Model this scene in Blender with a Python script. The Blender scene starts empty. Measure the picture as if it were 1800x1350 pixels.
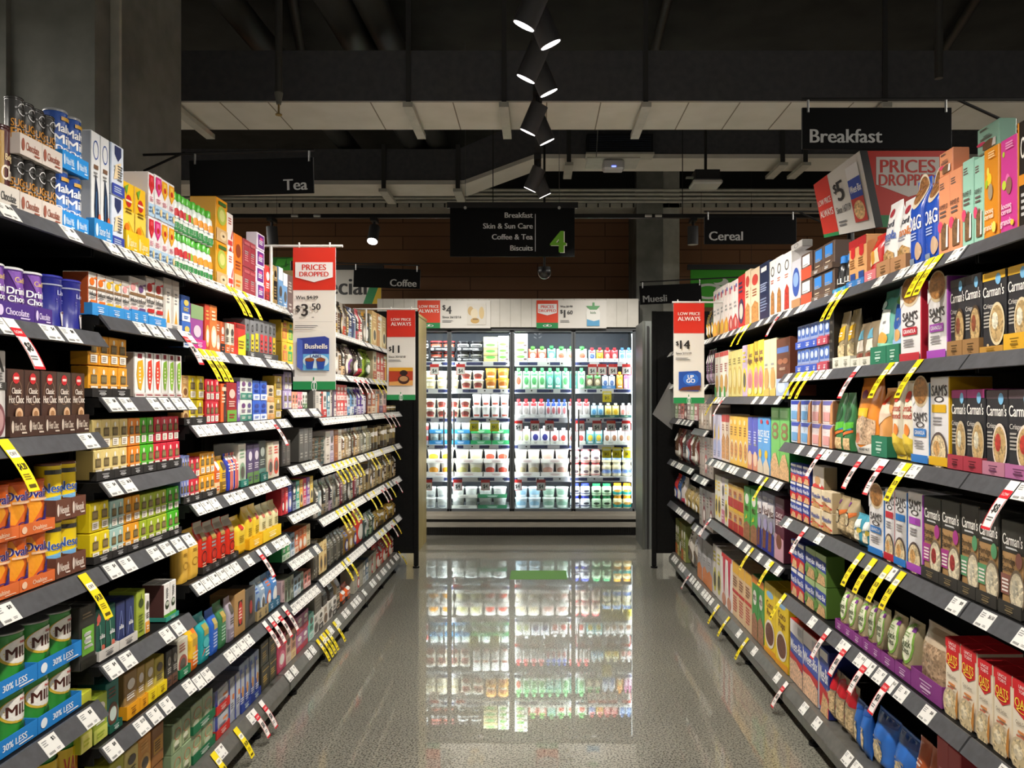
import bpy, bmesh, math, random, colorsys
from mathutils import Vector, Matrix
random.seed(4)
SC = bpy.context.scene
COL = SC.collection

# ------------------------------------------------------------------ camera, world, exposure, large lights
F = 1352.0; VX = 945.0; VY = 704.0; HC = 1.5          # focal length in pixels, vanishing point, eye height
cam = bpy.data.cameras.new('camera'); cam.sensor_width = 36; cam.lens = F / 1800 * 36
cam.shift_x = (900 - VX) / 1800; cam.shift_y = (VY - 675) / 1800
cam.clip_start = .05; cam.clip_end = 60
camo = bpy.data.objects.new('camera', cam); COL.objects.link(camo)
camo.location = (0, 0, HC); camo.rotation_euler = (math.pi / 2, 0, 0)
SC.camera = camo
world = bpy.data.worlds.new('store_dark'); SC.world = world; world.use_nodes = True
world.node_tree.nodes['Background'].inputs[0].default_value = (1, .93, .82, 1)
world.node_tree.nodes['Background'].inputs[1].default_value = .22
vs = SC.view_settings; vs.view_transform = 'Standard'; vs.look = 'None'; vs.gamma = 1.0; vs.exposure = 0.05; vs.use_curve_mapping = False
SPOT_W = 98.0; SPOT_COL = (1, .935, .845); SPOT_DEG = 84; TRACK_Z = 3.21
# depths of the spot pairs on the aisle track: the first ones stand behind the camera
SPOT_Y = [-.9, .1, 1.1, 2.15, 3.0, 3.5, 4.2, 5.35]
FRIDGE_W = 13.0; FRIDGE_COL = (.93, .97, 1)
AISLE_W = 260.0                                       # fill panels added over the neighbouring aisles so their floors bounce light upwards
for sx in (-1, 1):
    l_ = bpy.data.lights.new('added_aisle_fill', 'AREA'); l_.shape = 'RECTANGLE'; l_.size = .5; l_.size_y = 9; l_.energy = AISLE_W; l_.color = SPOT_COL
    o_ = bpy.data.objects.new('added_aisle_fill', l_); COL.objects.link(o_); o_.location = (sx * 3.6, 3.4, 3.15)

# ------------------------------------------------------------------ materials
def lin(h):
    if len(h) == 3: h = ''.join(c * 2 for c in h)
    return tuple((x / 12.92 if x <= .04045 else ((x + .055) / 1.055) ** 2.4) for x in (int(h[i:i + 2], 16) / 255 for i in (0, 2, 4)))
MATS = {}
def pmat(name, rough=.45, metal=0, spec=.5, coat=0):
    """printed surface: its colour is the thing's own print, kept per face; speckled where the print shows grains"""
    m = bpy.data.materials.new(name); m.use_nodes = True; nt = m.node_tree; N = nt.nodes; b = N['Principled BSDF']
    a = N.new('ShaderNodeAttribute'); a.attribute_name = 'print'
    tc = N.new('ShaderNodeTexCoord'); vo = N.new('ShaderNodeTexVoronoi'); vo.inputs['Scale'].default_value = 130
    rp = N.new('ShaderNodeMapRange'); rp.inputs[1].default_value = 0; rp.inputs[2].default_value = 1; rp.inputs[3].default_value = .45; rp.inputs[4].default_value = 1.45
    mx = N.new('ShaderNodeMix'); mx.data_type = 'RGBA'; mx.blend_type = 'MULTIPLY'
    L = nt.links.new
    L(tc.outputs['Object'], vo.inputs['Vector']); L(vo.outputs['Color'], rp.inputs[0])
    L(a.outputs['Alpha'], mx.inputs[0]); L(a.outputs['Color'], mx.inputs[6]); L(rp.outputs[0], mx.inputs[7])
    L(mx.outputs[2], b.inputs['Base Color'])
    b.inputs['Roughness'].default_value = rough; b.inputs['Metallic'].default_value = metal
    b.inputs['Specular IOR Level'].default_value = spec; b.inputs['Coat Weight'].default_value = coat; b.inputs['Coat Roughness'].default_value = .12
    MATS[name] = m
pmat('printed_card', .42); pmat('plastic_film', .26, spec=.6); pmat('printed_tin', .3, spec=.6, coat=.3); pmat('matte_card', .7, spec=.3); pmat('sign_vinyl', .6, spec=.15)
pmat('sheet_metal', .38, metal=.85); pmat('painted_metal', .5)
def nmat(name, c1, c2, scale, rough=.6, metal=0, spec=.5, detail=4, stretch=(1, 1, 1), bump=0):
    m = bpy.data.materials.new(name); m.use_nodes = True; nt = m.node_tree; N = nt.nodes; b = N['Principled BSDF']; L = nt.links.new
    tc = N.new('ShaderNodeTexCoord'); mp = N.new('ShaderNodeMapping'); mp.inputs['Scale'].default_value = stretch
    no = N.new('ShaderNodeTexNoise'); no.inputs['Scale'].default_value = scale; no.inputs['Detail'].default_value = detail
    cr = N.new('ShaderNodeValToRGB'); cr.color_ramp.elements[0].position = .35; cr.color_ramp.elements[1].position = .65
    cr.color_ramp.elements[0].color = (*lin(c1), 1); cr.color_ramp.elements[1].color = (*lin(c2), 1)
    L(tc.outputs['Object'], mp.inputs[0]); L(mp.outputs[0], no.inputs['Vector']); L(no.outputs[0], cr.inputs[0]); L(cr.outputs[0], b.inputs['Base Color'])
    b.inputs['Roughness'].default_value = rough; b.inputs['Metallic'].default_value = metal; b.inputs['Specular IOR Level'].default_value = spec
    if bump:
        bp = N.new('ShaderNodeBump'); bp.inputs['Strength'].default_value = bump; L(no.outputs[0], bp.inputs['Height']); L(bp.outputs[0], b.inputs['Normal'])
    MATS[name] = m; return m
nmat('concrete_slab', '2c2d2b', '3a3b38', 3, .9)
nmat('concrete_column', '73756f', '8b8c85', 5, .8, bump=.05)
nmat('black_powdercoat', '0e0e0e', '141414', 60, .6, spec=.2)
nmat('shelf_grey', '4a4b4e', '545559', 40, .42, spec=.5)
nmat('base_grey', '63625e', '706f6a', 30, .38, metal=.3)
nmat('duct_paint', '4c4d51', '55565a', 20, .7)
nmat('duct_lining', 'dcd8cc', 'e6e2d8', 4, .8)
nmat('galvanised', 'bdbdb2', 'cbcabf', 14, .5)
nmat('store_wall', '2b2a29', '333130', 3, .9)
nmat('pale_timber', 'ab9a62', 'c4b47c', 6, .5, stretch=(6, 6, .5))
nmat('brushed_steel', 'a8a49a', 'bab5aa', 30, .38, metal=.35, stretch=(.3, 6, 6))
nmat('white_panel', 'd4d1c8', 'dddad2', 8, .5)
def emat(name, c, s):
    m = bpy.data.materials.new(name); m.use_nodes = True; b = m.node_tree.nodes['Principled BSDF']
    b.inputs['Base Color'].default_value = (*c, 1); b.inputs['Emission Color'].default_value = (*c, 1); b.inputs['Emission Strength'].default_value = s; MATS[name] = m
emat('lamp_glow', (1, .95, .92), 4); emat('lamp_bright', (1, .92, .85), 30); emat('led_strip', (.93, .97, 1), 1.6); emat('blue_led', (.15, .2, 1), 3)
m = bpy.data.materials.new('wall_boards'); m.use_nodes = True; N = m.node_tree.nodes; L = m.node_tree.links.new
tc = N.new('ShaderNodeTexCoord'); mp = N.new('ShaderNodeMapping'); mp.inputs['Rotation'].default_value = (math.pi / 2, 0, 0)
br = N.new('ShaderNodeTexBrick'); br.inputs['Scale'].default_value = 1; br.inputs['Brick Width'].default_value = 1.7; br.inputs['Row Height'].default_value = .17; br.inputs['Mortar Size'].default_value = .006
br.inputs['Color1'].default_value = (*lin('93694b'), 1); br.inputs['Color2'].default_value = (*lin('a07554'), 1); br.inputs['Mortar'].default_value = (*lin('5a3e2a'), 1)
L(tc.outputs['Object'], mp.inputs[0]); L(mp.outputs[0], br.inputs['Vector']); L(br.outputs[0], N['Principled BSDF'].inputs['Base Color']); N['Principled BSDF'].inputs['Roughness'].default_value = .7
MATS['wall_boards'] = m
m = bpy.data.materials.new('polished_concrete'); m.use_nodes = True; N = m.node_tree.nodes; L = m.node_tree.links.new; b = N['Principled BSDF']
tc = N.new('ShaderNodeTexCoord'); v1 = N.new('ShaderNodeTexNoise'); v1.inputs['Scale'].default_value = 120; v1.inputs['Detail'].default_value = 2
n2 = N.new('ShaderNodeTexNoise'); n2.inputs['Scale'].default_value = 1.3; n2.inputs['Detail'].default_value = 5
c1 = N.new('ShaderNodeValToRGB'); e = c1.color_ramp.elements; e[0].position = .4; e[0].color = (*lin('403e38'), 1); e[1].position = .5; e[1].color = (*lin('918f84'), 1)
x = e.new(.68); x.color = (*lin('a09e92'), 1)
c2 = N.new('ShaderNodeValToRGB'); e = c2.color_ramp.elements; e[0].position = .3; e[0].color = (.8, .8, .8, 1); e[1].position = .7; e[1].color = (1.05, 1.05, 1.03, 1)
mx = N.new('ShaderNodeMix'); mx.data_type = 'RGBA'; mx.blend_type = 'MULTIPLY'; mx.inputs[0].default_value = 1
L(tc.outputs['Object'], v1.inputs[0]); L(tc.outputs['Object'], n2.inputs[0]); L(v1.outputs[0], c1.inputs[0]); L(n2.outputs[0], c2.inputs[0])
L(c1.outputs[0], mx.inputs[6]); L(c2.outputs[0], mx.inputs[7]); L(mx.outputs[2], b.inputs['Base Color'])
b.inputs['Roughness'].default_value = .35; b.inputs['Specular IOR Level'].default_value = .5; b.inputs['Coat Weight'].default_value = 1; b.inputs['Coat Roughness'].default_value = .02; b.inputs['Coat IOR'].default_value = 1.9
n3 = N.new('ShaderNodeTexNoise'); n3.inputs['Scale'].default_value = 3; bp = N.new('ShaderNodeBump'); bp.inputs['Strength'].default_value = .008; bp.inputs['Distance'].default_value = .02
L(tc.outputs['Object'], n3.inputs[0]); L(n3.outputs[0], bp.inputs['Height']); L(bp.outputs[0], b.inputs['Coat Normal'])
MATS['polished_concrete'] = m
m = bpy.data.materials.new('door_glass'); m.use_nodes = True; N = m.node_tree.nodes; L = m.node_tree.links.new
tr = N.new('ShaderNodeBsdfTransparent'); tr.inputs[0].default_value = (.95, .98, .97, 1); gl = N.new('ShaderNodeBsdfGlossy'); gl.inputs['Roughness'].default_value = .02
fr = N.new('ShaderNodeFresnel'); fr.inputs[0].default_value = 1.45; ms = N.new('ShaderNodeMixShader')
L(fr.outputs[0], ms.inputs[0]); L(tr.outputs[0], ms.inputs[1]); L(gl.outputs[0], ms.inputs[2]); L(ms.outputs[0], N['Material Output'].inputs[0]); MATS['door_glass'] = m

# ------------------------------------------------------------------ mesh building
def C(s, a=None):
    if s[0] == '*': return (*lin(s[1:]), 1.0)
    return (*lin(s), 0.0)
class MB:
    def __init__(s): s.v = []; s.f = []; s.c = []; s.m = []; s.sm = []; s.ms = []
    def mi(s, mat):
        if mat not in s.ms: s.ms.append(mat)
        return s.ms.index(mat)
    def face(s, pts, c, mat, smooth=False):
        i = len(s.v); s.v += [tuple(p) for p in pts]; s.f.append(tuple(range(i, i + len(pts)))); s.c.append(c); s.m.append(s.mi(mat)); s.sm.append(smooth)
    def grid(s, P, c, mat, smooth=True, closeu=False):
        """P rows of points (shared vertices)"""
        i0 = len(s.v); nr = len(P); nc = len(P[0])
        for r in P: s.v += [tuple(p) for p in r]
        k = s.mi(mat)
        for r in range(nr - 1):
            cc = c[r] if isinstance(c, list) else c
            for q in range(nc if closeu else nc - 1):
                q2 = (q + 1) % nc
                s.f.append((i0 + r * nc + q, i0 + r * nc + q2, i0 + (r + 1) * nc + q2, i0 + (r + 1) * nc + q)); s.c.append(cc); s.m.append(k); s.sm.append(smooth)
    def box(s, x0, y0, z0, x1, y1, z1, c='888', mat='painted_metal'):
        c = C(c); p = lambda *a: a
        X = [(x0, y0, z0), (x1, y0, z0), (x1, y1, z0), (x0, y1, z0), (x0, y0, z1), (x1, y0, z1), (x1, y1, z1), (x0, y1, z1)]
        i = len(s.v); s.v += X; k = s.mi(mat)
        for f in ((0, 3, 2, 1), (4, 5, 6, 7), (0, 1, 5, 4), (1, 2, 6, 5), (2, 3, 7, 6), (3, 0, 4, 7)):
            s.f.append(tuple(i + j for j in f)); s.c.append(c); s.m.append(k); s.sm.append(False)
    def prism(s, prof, y0, y1, c='888', mat='painted_metal'):
        """closed profile of (x, z) points pulled from y0 to y1"""
        c = C(c); n = len(prof)
        s.face([(x, y0, z) for x, z in prof], c, mat); s.face([(x, y1, z) for x, z in reversed(prof)], c, mat)
        for i in range(n):
            a, b = prof[i], prof[(i + 1) % n]
            s.face([(a[0], y0, a[1]), (a[0], y1, a[1]), (b[0], y1, b[1]), (b[0], y0, b[1])], c, mat)
    def tube(s, a, b, r, c='888', mat='painted_metal', n=10, r2=None):
        a = Vector(a); b = Vector(b); d = (b - a).normalized(); q = d.to_track_quat('Z', 'Y'); r2 = r if r2 is None else r2
        A = [a + q @ Vector((math.cos(t) * r, math.sin(t) * r, 0)) for t in (2 * math.pi * k / n for k in range(n))]
        B = [b + q @ Vector((math.cos(t) * r2, math.sin(t) * r2, 0)) for t in (2 * math.pi * k / n for k in range(n))]
        c = C(c); s.grid([A, B], c, mat, True, True); s.face(list(reversed(A)), c, mat); s.face(B, c, mat)
    def lathe(s, prof, R, cy, cols, mat, n=28):
        """prof: (z, r) pairs; cols: one colour or one for each band"""
        P = [[(math.sin(2 * math.pi * k / n) * r * R, cy - math.cos(2 * math.pi * k / n) * r * R, z) for k in range(n)] for z, r in prof]
        s.grid(P, cols, mat, True, True)
        c0 = cols[0] if isinstance(cols, list) else cols; c1 = cols[-1] if isinstance(cols, list) else cols
        s.face(list(reversed(P[0])), c0, mat); s.face(P[-1], c1, mat)
    def mesh(s, name, off=(0, 0, 0)):
        me = bpy.data.meshes.new(name)
        ox, oy, oz = off
        me.from_pydata([(x - ox, y - oy, z - oz) for x, y, z in s.v], [], s.f)
        for k in s.ms: me.materials.append(MATS[k])
        me.polygons.foreach_set('material_index', s.m); me.polygons.foreach_set('use_smooth', s.sm)
        at = me.color_attributes.new('print', 'FLOAT_COLOR', 'CORNER'); buf = []
        for f, c in zip(s.f, s.c): buf.extend(c * len(f))
        at.data.foreach_set('color', buf); me.update()
        if any(s.sm): me.set_sharp_from_angle(angle=.7)
        return me
def link(name, me, parent=None, loc=(0, 0, 0), rot=(0, 0, 0)):
    o = bpy.data.objects.new(name, me); COL.objects.link(o); o.location = loc; o.rotation_euler = rot
    if parent: o.parent = parent
    return o
def empty(name, loc, rot=(0, 0, 0)):
    o = link(name, None, None, loc, rot); o.empty_display_size = .1; return o
def tag(o, label, cat, group=None):
    o['label'] = label; o['category'] = cat
    if group: o['group'] = group
    return o
def struct(name, mb, label=None):
    o = link(name, mb.mesh(name)); o['kind'] = 'structure'
    if label: o['label'] = label
    return o

# ------------------------------------------------------------------ print: a small language for what is on a face
TXT = {}
def text_tris(s):
    if s not in TXT:
        cu = bpy.data.curves.new('lettering', 'FONT'); cu.body = s; cu.resolution_u = 3; cu.offset = 0
        ob = bpy.data.objects.new('lettering', cu); me = bpy.data.meshes.new_from_object(ob)
        vv = [(v.co.x, v.co.y) for v in me.vertices]; ff = [tuple(p.vertices) for p in me.polygons]
        nv = len(vv); vv = [(x + q, y) for q in (-.026, 0, .026) for x, y in vv]; ff = [tuple(i + nv * q for i in f) for q in range(3) for f in ff]     # heavier strokes
        bpy.data.objects.remove(ob); bpy.data.curves.remove(cu); bpy.data.meshes.remove(me)
        x0 = min(v[0] for v in vv); x1 = max(v[0] for v in vv); k = 1 / .70
        TXT[s] = ([((x - x0) * k, y * k) for x, y in vv], ff, (x1 - x0) * k)
    return TXT[s]
def cut(tri, w, h, thr, out, lvl=0):
    a, b, c = tri
    L2 = lambda p, q: ((p[0] - q[0]) * w) ** 2 + ((p[1] - q[1]) * h) ** 2
    l = [L2(a, b), L2(b, c), L2(c, a)]; m = max(l)
    if m <= thr * thr or lvl > 11: out.append(tri); return
    k = l.index(m); p, q, r = (a, b, c) if k == 0 else ((b, c, a) if k == 1 else (c, a, b))
    md = ((p[0] + q[0]) / 2, (p[1] + q[1]) / 2)
    cut((p, md, r), w, h, thr, out, lvl + 1); cut((md, q, r), w, h, thr, out, lvl + 1)
def design(mb, dsl, mp, w, h, mat, thr=None, eps=.0005, e0=.0004):
    k = 0
    for op in dsl.split(';'):
        t = op.split()
        if not t: continue
        k += 1; e = e0 + eps * k; o = t[0]; polys = []; nc = 0
        if o == 'r':
            u0, v0, u1, v1 = map(float, t[1:5]); c = C(t[5]); polys = [[(u0, v0), (u1, v0), (u1, v1), (u0, v1)]]
        elif o == 'e':
            u, v, ru, rv = map(float, t[1:5]); c = C(t[5]); n = 24
            polys = [[(u + ru * math.cos(2 * math.pi * i / n), v + rv * math.sin(2 * math.pi * i / n)) for i in range(n)]]
        elif o == 'o':                                  # ring
            u, v, ru, rv, th = map(float, t[1:6]); c = C(t[6]); n = 24
            for i in range(n):
                a, b = 2 * math.pi * i / n, 2 * math.pi * (i + 1) / n; q = 1 - th
                polys.append([(u + ru * math.cos(a) * q, v + rv * math.sin(a) * q), (u + ru * math.cos(a), v + rv * math.sin(a)), (u + ru * math.cos(b), v + rv * math.sin(b)), (u + ru * math.cos(b) * q, v + rv * math.sin(b) * q)])
        elif o == 'p':
            c = C(t[1]); z = list(map(float, t[2:])); polys = [list(zip(z[::2], z[1::2]))]
        elif o == 'l':                                  # lines of small print
            u0, v0, u1, v1, n = map(float, t[1:6]); c = C(t[6]); n = int(n); rr = random.Random(len(dsl) + k)
            for i in range(n):
                q = v0 + (v1 - v0) * (i + .2) / n; polys.append([(u0, q), (u0 + (u1 - u0) * rr.uniform(.6, 1), q), (u0 + (u1 - u0) * .8, q + (v1 - v0) * .5 / n), (u0, q + (v1 - v0) * .5 / n)])
        elif o in ('t', 'tl', 'tr'):
            u, v, th = map(float, t[1:4]); c = C(t[4]); mw = float(t[5]); s = ' '.join(t[6:])
            vv, ff, tw = text_tris(s); sx = th * h / w
            if tw * sx > mw: sx = mw / tw
            u0 = u - tw * sx / 2 if o == 't' else (u if o == 'tl' else u - tw * sx)
            vv = [(u0 + x * sx, v - th / 2 + y * th) for x, y in vv]; polys = [[vv[i] for i in f] for f in ff]; nc = len(polys) // 3
        eb = e
        for ip, P in enumerate(polys):
            if nc: e = eb + .00009 * (ip // nc)
            if thr is None or o == 'l': mb.face([mp(a, b, e) for a, b in P], c, mat)
            else:
                tri = []
                for i in range(1, len(P) - 1): cut((P[0], P[i], P[i + 1]), w, h, thr, tri)
                for T in tri: mb.face([mp(a, b, e) for a, b in T], c, mat, True)

# ------------------------------------------------------------------ forms of packs: front at y = 0, base at z = 0, back towards +y
def bevel_box(mb, w, h, d, c, side, top, mat, bv):
    bm = bmesh.new(); bmesh.ops.create_cube(bm, size=1)
    for v in bm.verts: v.co = Vector((v.co.x * w, (v.co.y + .5) * d, (v.co.z + .5) * h))
    bmesh.ops.bevel(bm, geom=bm.edges[:], offset=bv, segments=1, affect='EDGES'); bm.normal_update()
    for f in bm.faces:
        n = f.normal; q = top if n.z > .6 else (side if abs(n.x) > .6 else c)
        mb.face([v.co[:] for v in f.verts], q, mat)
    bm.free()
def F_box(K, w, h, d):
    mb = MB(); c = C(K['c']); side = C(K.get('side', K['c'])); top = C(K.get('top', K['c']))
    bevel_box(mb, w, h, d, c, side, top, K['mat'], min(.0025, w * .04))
    mb.box(-w * .46, d * .47, h, w * .46, d * .53, h + .0006, K.get('top', K['c']), K['mat'])      # glued flap of the lid
    design(mb, K['d'], lambda u, v, e: ((u - .5) * w * .985, -e, v * h * .985 + .007 * h), w, h, K['mat'])
    return [('carton', mb)]
def lathe_pack(K, w, h, body, lid, lidname, lidc=None, n=28, span=.97):
    mb = MB(); R = w / 2; c = C(K['c']); mat = K['mat']
    mb.lathe([(z * h, r) for z, r in body], R, R, c, mat, n)
    def rad(v):
        for (a, ra), (b, rb) in zip(body, body[1:]):
            if a <= v <= b and b > a: return ra + (rb - ra) * (v - a) / (b - a)
        return body[-1][1]
    zb = [z for z, r in body if r > .6]; z0, z1 = zb[0], zb[-1]
    def mp(u, v, e):
        a = (u - .5) * math.pi * span; v = z0 + (z1 - z0) * (.03 + v * .94); r = rad(v) * R + e
        return (math.sin(a) * r, R - math.cos(a) * r, v * h)
    design(mb, K['d'], mp, w * 1.4, h * (z1 - z0), mat, thr=w * .16, eps=.0004, e0=.0009)
    out = [('body', mb)]
    if lid:
        lb = MB(); lb.lathe([(z * h, r) for z, r in lid], R, R, C(lidc or K.get('lid', 'c8c8c4')), K.get('lidmat', 'plastic_film'), n); out.append((lidname, lb))
    return out
def F_tin(K, w, h, d): return lathe_pack(K, w, h, [(0, .94), (.0, .97), (.012, 1.0), (.024, .97), (.93, .97), (.945, 1.0), (.955, .97)], [(.952, .98), (.958, 1.015), (.985, 1.015), (1, .95)], 'lid')
def F_tub(K, w, h, d): return lathe_pack(K, w, h, [(0, .74), (.03, .8), (.86, .95), (.88, .97)], [(.86, 1.0), (.97, 1.0), (1, .93)], 'lid')
def F_jar(K, w, h, d): return lathe_pack(K, w, h, [(0, .8), (.05, .95), (.3, 1), (.5, .98), (.68, .98), (.78, .8), (.8, .72)], [(.79, .8), (.97, .8), (1, .7)], 'lid')
def F_waist(K, w, h, d): return lathe_pack(K, w, h, [(0, .8), (.06, .96), (.26, .99), (.4, .9), (.48, .86), (.6, .96), (.78, .95), (.86, .76), (.88, .72)], [(.87, .8), (.98, .8), (1, .72)], 'lid')
def F_bottle(K, w, h, d): return lathe_pack(K, w, h, [(0, .82), (.04, .95), (.3, .97), (.55, .9), (.72, .8), (.78, .5), (.8, .46)], [(.8, .6), (.97, .56), (1, .4)], 'cap')
def bag_form(K, w, h, d, kind, nu=14, nv=18):
    mb = MB(); mat = K['mat']; c = C(K['c']); sd = random.Random(K['c'] + kind).uniform(0, 6)
    def S(v):
        if kind == 'pillow':
            q = min(1, max(0, v - .05) / .16) ** .55 * min(1, max(0, .93 - v) / .3) ** .65
        elif kind == 'gusset':
            q = 1 if v < .66 else max(0, 1 - (v - .66) / .24) ** .8
            q *= min(1, .86 + v * 2)
        else:
            q = max(0, 1 - (v / .96) ** 2.4) ** .75 * min(1, .8 + v * 2)
        return .05 + .95 * q
    def wf(v):
        return (1 - .07 * S(v)) if kind == 'pillow' else (1 if kind == 'gusset' else 1 - .08 * v ** 3)
    ex = 7 if kind == 'gusset' else 2.8
    def prof(u, v):
        g = max(0, 1 - abs(2 * u - 1) ** ex) ** .55
        wr = 1 + (.05 * math.sin(11 * u + 9 * v + sd) * math.sin(17 * v - 5 * u + sd)) * (0 if kind == 'gusset' else 1)
        return g * S(v) * wr
    def mp(u, v, e): return ((u - .5) * w * wf(v), d / 2 - d / 2 * .95 * prof(min(1, max(0, u)), min(1, max(0, v))) - e, v * h)
    us = [.5 - .5 * math.cos(math.pi * i / nu) for i in range(nu + 1)]
    Fr = [[mp(u, j / nv, 0) for u in us] for j in range(nv + 1)]
    Bk = [[(x, d - y, z) for x, y, z in reversed(r)] for r in Fr]
    mb.grid(Fr, c, mat); mb.grid(Bk, c, mat)
    bot = Fr[0] + Bk[0]; mb.face(list(reversed(bot)), c, mat)
    top = Fr[-1] + Bk[-1]; mb.face(top, c, mat)
    design(mb, K['d'], lambda u, v, e: mp(.03 + u * .94, v, e), w, h, mat, thr=w * .1, eps=.0004, e0=.0012)
    return mb
def F_pillow(K, w, h, d): return [('bag', bag_form(K, w, h, d, 'pillow'))]
def F_stand(K, w, h, d): return [('bag', bag_form(K, w, h, d, 'stand'))]
def F_gusset(K, w, h, d): return [('bag', bag_form(K, w, h, d, 'gusset'))]
def F_pouch(K, w, h, d):
    mb = bag_form(K, w, h * .84, d, 'stand', 10, 12)
    cb = MB(); R = w * .24; c = C(K.get('lid', 'fff'))
    P = [(h * .8, .6), (h * .86, .6), (h * .86, 1), (h * .985, 1), (h, .8)]
    cb.lathe(P, R, d / 2, c, 'plastic_film', 14)
    return [('pouch', mb), ('cap', cb)]
FORM = dict(box=F_box, tin=F_tin, tub=F_tub, jar=F_jar, bottle=F_bottle, waist=F_waist, pillow=F_pillow, stand=F_stand, gusset=F_gusset, pouch=F_pouch)
DEFMAT = dict(box='printed_card', tin='printed_tin', tub='plastic_film', jar='plastic_film', bottle='plastic_film', waist='plastic_film', pillow='plastic_film', stand='plastic_film', gusset='plastic_film', pouch='plastic_film')

# ------------------------------------------------------------------ labels: every thing is told apart by its look, its shelf and its turn along it
REG = []
ORD = 'first second third fourth fifth sixth seventh eighth ninth tenth eleventh twelfth thirteenth fourteenth fifteenth sixteenth seventeenth eighteenth nineteenth twentieth'.split()
def reg(o, desc, cat, place, key): REG.append((o, desc, cat, place, key))
def finish_labels(plural=lambda d: d + 's'):
    by = {}
    for r in REG: by.setdefault((r[1], r[3]), []).append(r)
    for (desc, place), L in by.items():
        L.sort(key=lambda r: r[4])
        for i, r in enumerate(L):
            n = ORD[i] if i < 20 else ORD[19] + ' ' + ORD[i - 20]
            end = 'timber post' if 'fridge' in place else 'near end'
            lab = f'{desc} on {place}' if len(L) == 1 else f'{desc}, {n} from {end}, {place}'
            tag(r[0], lab, r[2], None if len(L) == 1 else f'{desc} row on {place}')
def hue_name(hx):
    r, g, b = (int((hx if len(hx) == 6 else ''.join(c * 2 for c in hx))[i:i + 2], 16) / 255 for i in (0, 2, 4))
    h, s, v = colorsys.rgb_to_hsv(r, g, b); h *= 360
    if v < .2: return 'black'
    if s < .13: return 'white' if v > .82 else ('pale grey' if v > .62 else ('grey' if v > .38 else 'charcoal'))
    if h < 14 or h > 345: return ('pink' if s < .5 else 'red') if v > .55 else 'maroon'
    if h < 40: return ('cream' if s < .3 and v > .8 else ('tan' if s < .58 and v > .6 else ('orange' if v > .78 else 'brown')))
    if h < 66: return 'cream' if s < .35 and v > .8 else ('khaki' if s < .45 else ('yellow' if v > .7 else 'olive'))
    if h < 165: return ('mint' if s < .35 and v > .7 else ('lime' if h < 95 and v > .7 else ('green' if v > .35 else 'dark green')))
    if h < 195: return 'teal' if v < .8 or s > .4 else 'aqua'
    if h < 255: return ('pale blue' if s < .4 and v > .7 else ('navy' if v < .45 else 'blue'))
    if h < 300: return 'lilac' if s < .35 else 'purple'
    return 'pink' if v > .7 else 'plum'
# ------------------------------------------------------------------ the room
def wp(px, py, d): return ((px - VX) * d / F, d, HC - (py - VY) * d / F)
def part(name, mb, root, label=None):
    o = link(name, mb.mesh(name, root.location), root)
    if label: o['label'] = label
    return o
mb = MB(); mb.box(-6.5, -3, -.1, 6.5, 10.1, 0, mat='polished_concrete'); struct('floor', mb)
mb = MB(); mb.box(-6.5, -3, 4.3, 6.5, 10.1, 4.4, mat='concrete_slab'); struct('ceiling', mb)
mb = MB(); mb.box(-6.5, 9.7, 0, 6.5, 9.9, 4.3, mat='wall_boards'); struct('wall_back', mb)
mb = MB(); mb.box(-6.6, -3, 0, -6.4, 9.7, 4.3, mat='store_wall'); struct('wall_left', mb)
mb = MB(); mb.box(6.4, -3, 0, 6.6, 9.7, 4.3, mat='store_wall'); struct('wall_right', mb)
mb = MB(); mb.box(-2.75, 3.3, 0, -1.9, 4.1, 4.3, mat='concrete_column'); mb.box(-1.905, 3.42, 0, -1.86, 3.44, 4.3, mat='galvanised'); mb.box(-2.3, 3.27, 0, -2.26, 3.31, 4.3, mat='concrete_column'); struct('trim_1', mb, 'concrete column behind the tea shelves')
mb = MB(); mb.box(1.15, 8.95, 0, 1.46, 9.7, 4.3, mat='concrete_column'); mb.box(1.46, 9.0, 0, 1.66, 9.7, 4.3, mat='galvanised'); struct('trim_2', mb, 'grey concrete column beside the fridge')
t = MB(); a = wp(897, 1018, 6.6); t.box(a[0], 6.45, 0, .25, 6.78, .0012, '62914b', 'sign_vinyl')
tag(link('floor_sticker', t.mesh('floor_sticker')), 'dull green rectangular sticker on the floor before the fridge', 'sticker')

# ------------------------------------------------------------------ spot track over the aisle
def spot_head(y, side, place_label, x=0, z=TRACK_Z, power=SPOT_W, tilt=.44, pan=.22, lit=True, sc=1.0):
    r = empty('track_spotlight', (x, y, z))
    mb = MB(); mb.box(x - .025, y - .07, z - .05, x + .025, y + .07, z - .015, '161616'); mb.tube((x, y, z - .05), (x, y, z - .11), .012, '161616'); part('track_adapter', mb, r)
    d = Vector((math.sin(tilt) * side, math.sin(pan), -math.cos(tilt))).normalized(); c = Vector((x, y, z - .12)); R = .048 * sc
    mb = MB(); mb.tube(c - d * .03, c + d * .13 * sc, R, '38383a', 'painted_metal', 24); part('lamp_housing', mb, r)
    mb = MB(); mb.tube(c + d * .1301 * sc, c + d * .1325 * sc, R * .9, 'ffffff', 'lamp_glow' if lit else 'galvanised', 24); part('lens', mb, r)
    if power:
        l = bpy.data.lights.new('spot_beam', 'SPOT'); l.energy = power; l.color = SPOT_COL; l.spot_size = math.radians(SPOT_DEG); l.spot_blend = .6; l.shadow_soft_size = .04
        lo = bpy.data.objects.new('spot_beam', l); COL.objects.link(lo); lo.parent = r
        lo.location = c + d * .15 * sc - r.location; lo.rotation_euler = d.to_track_quat('-Z', 'Y').to_euler()
    tag(r, place_label, 'spotlight'); return r
mb = MB(); mb.box(-.018, -1.6, TRACK_Z - .015, .018, 5.7, TRACK_Z + .02, '141414')
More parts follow.
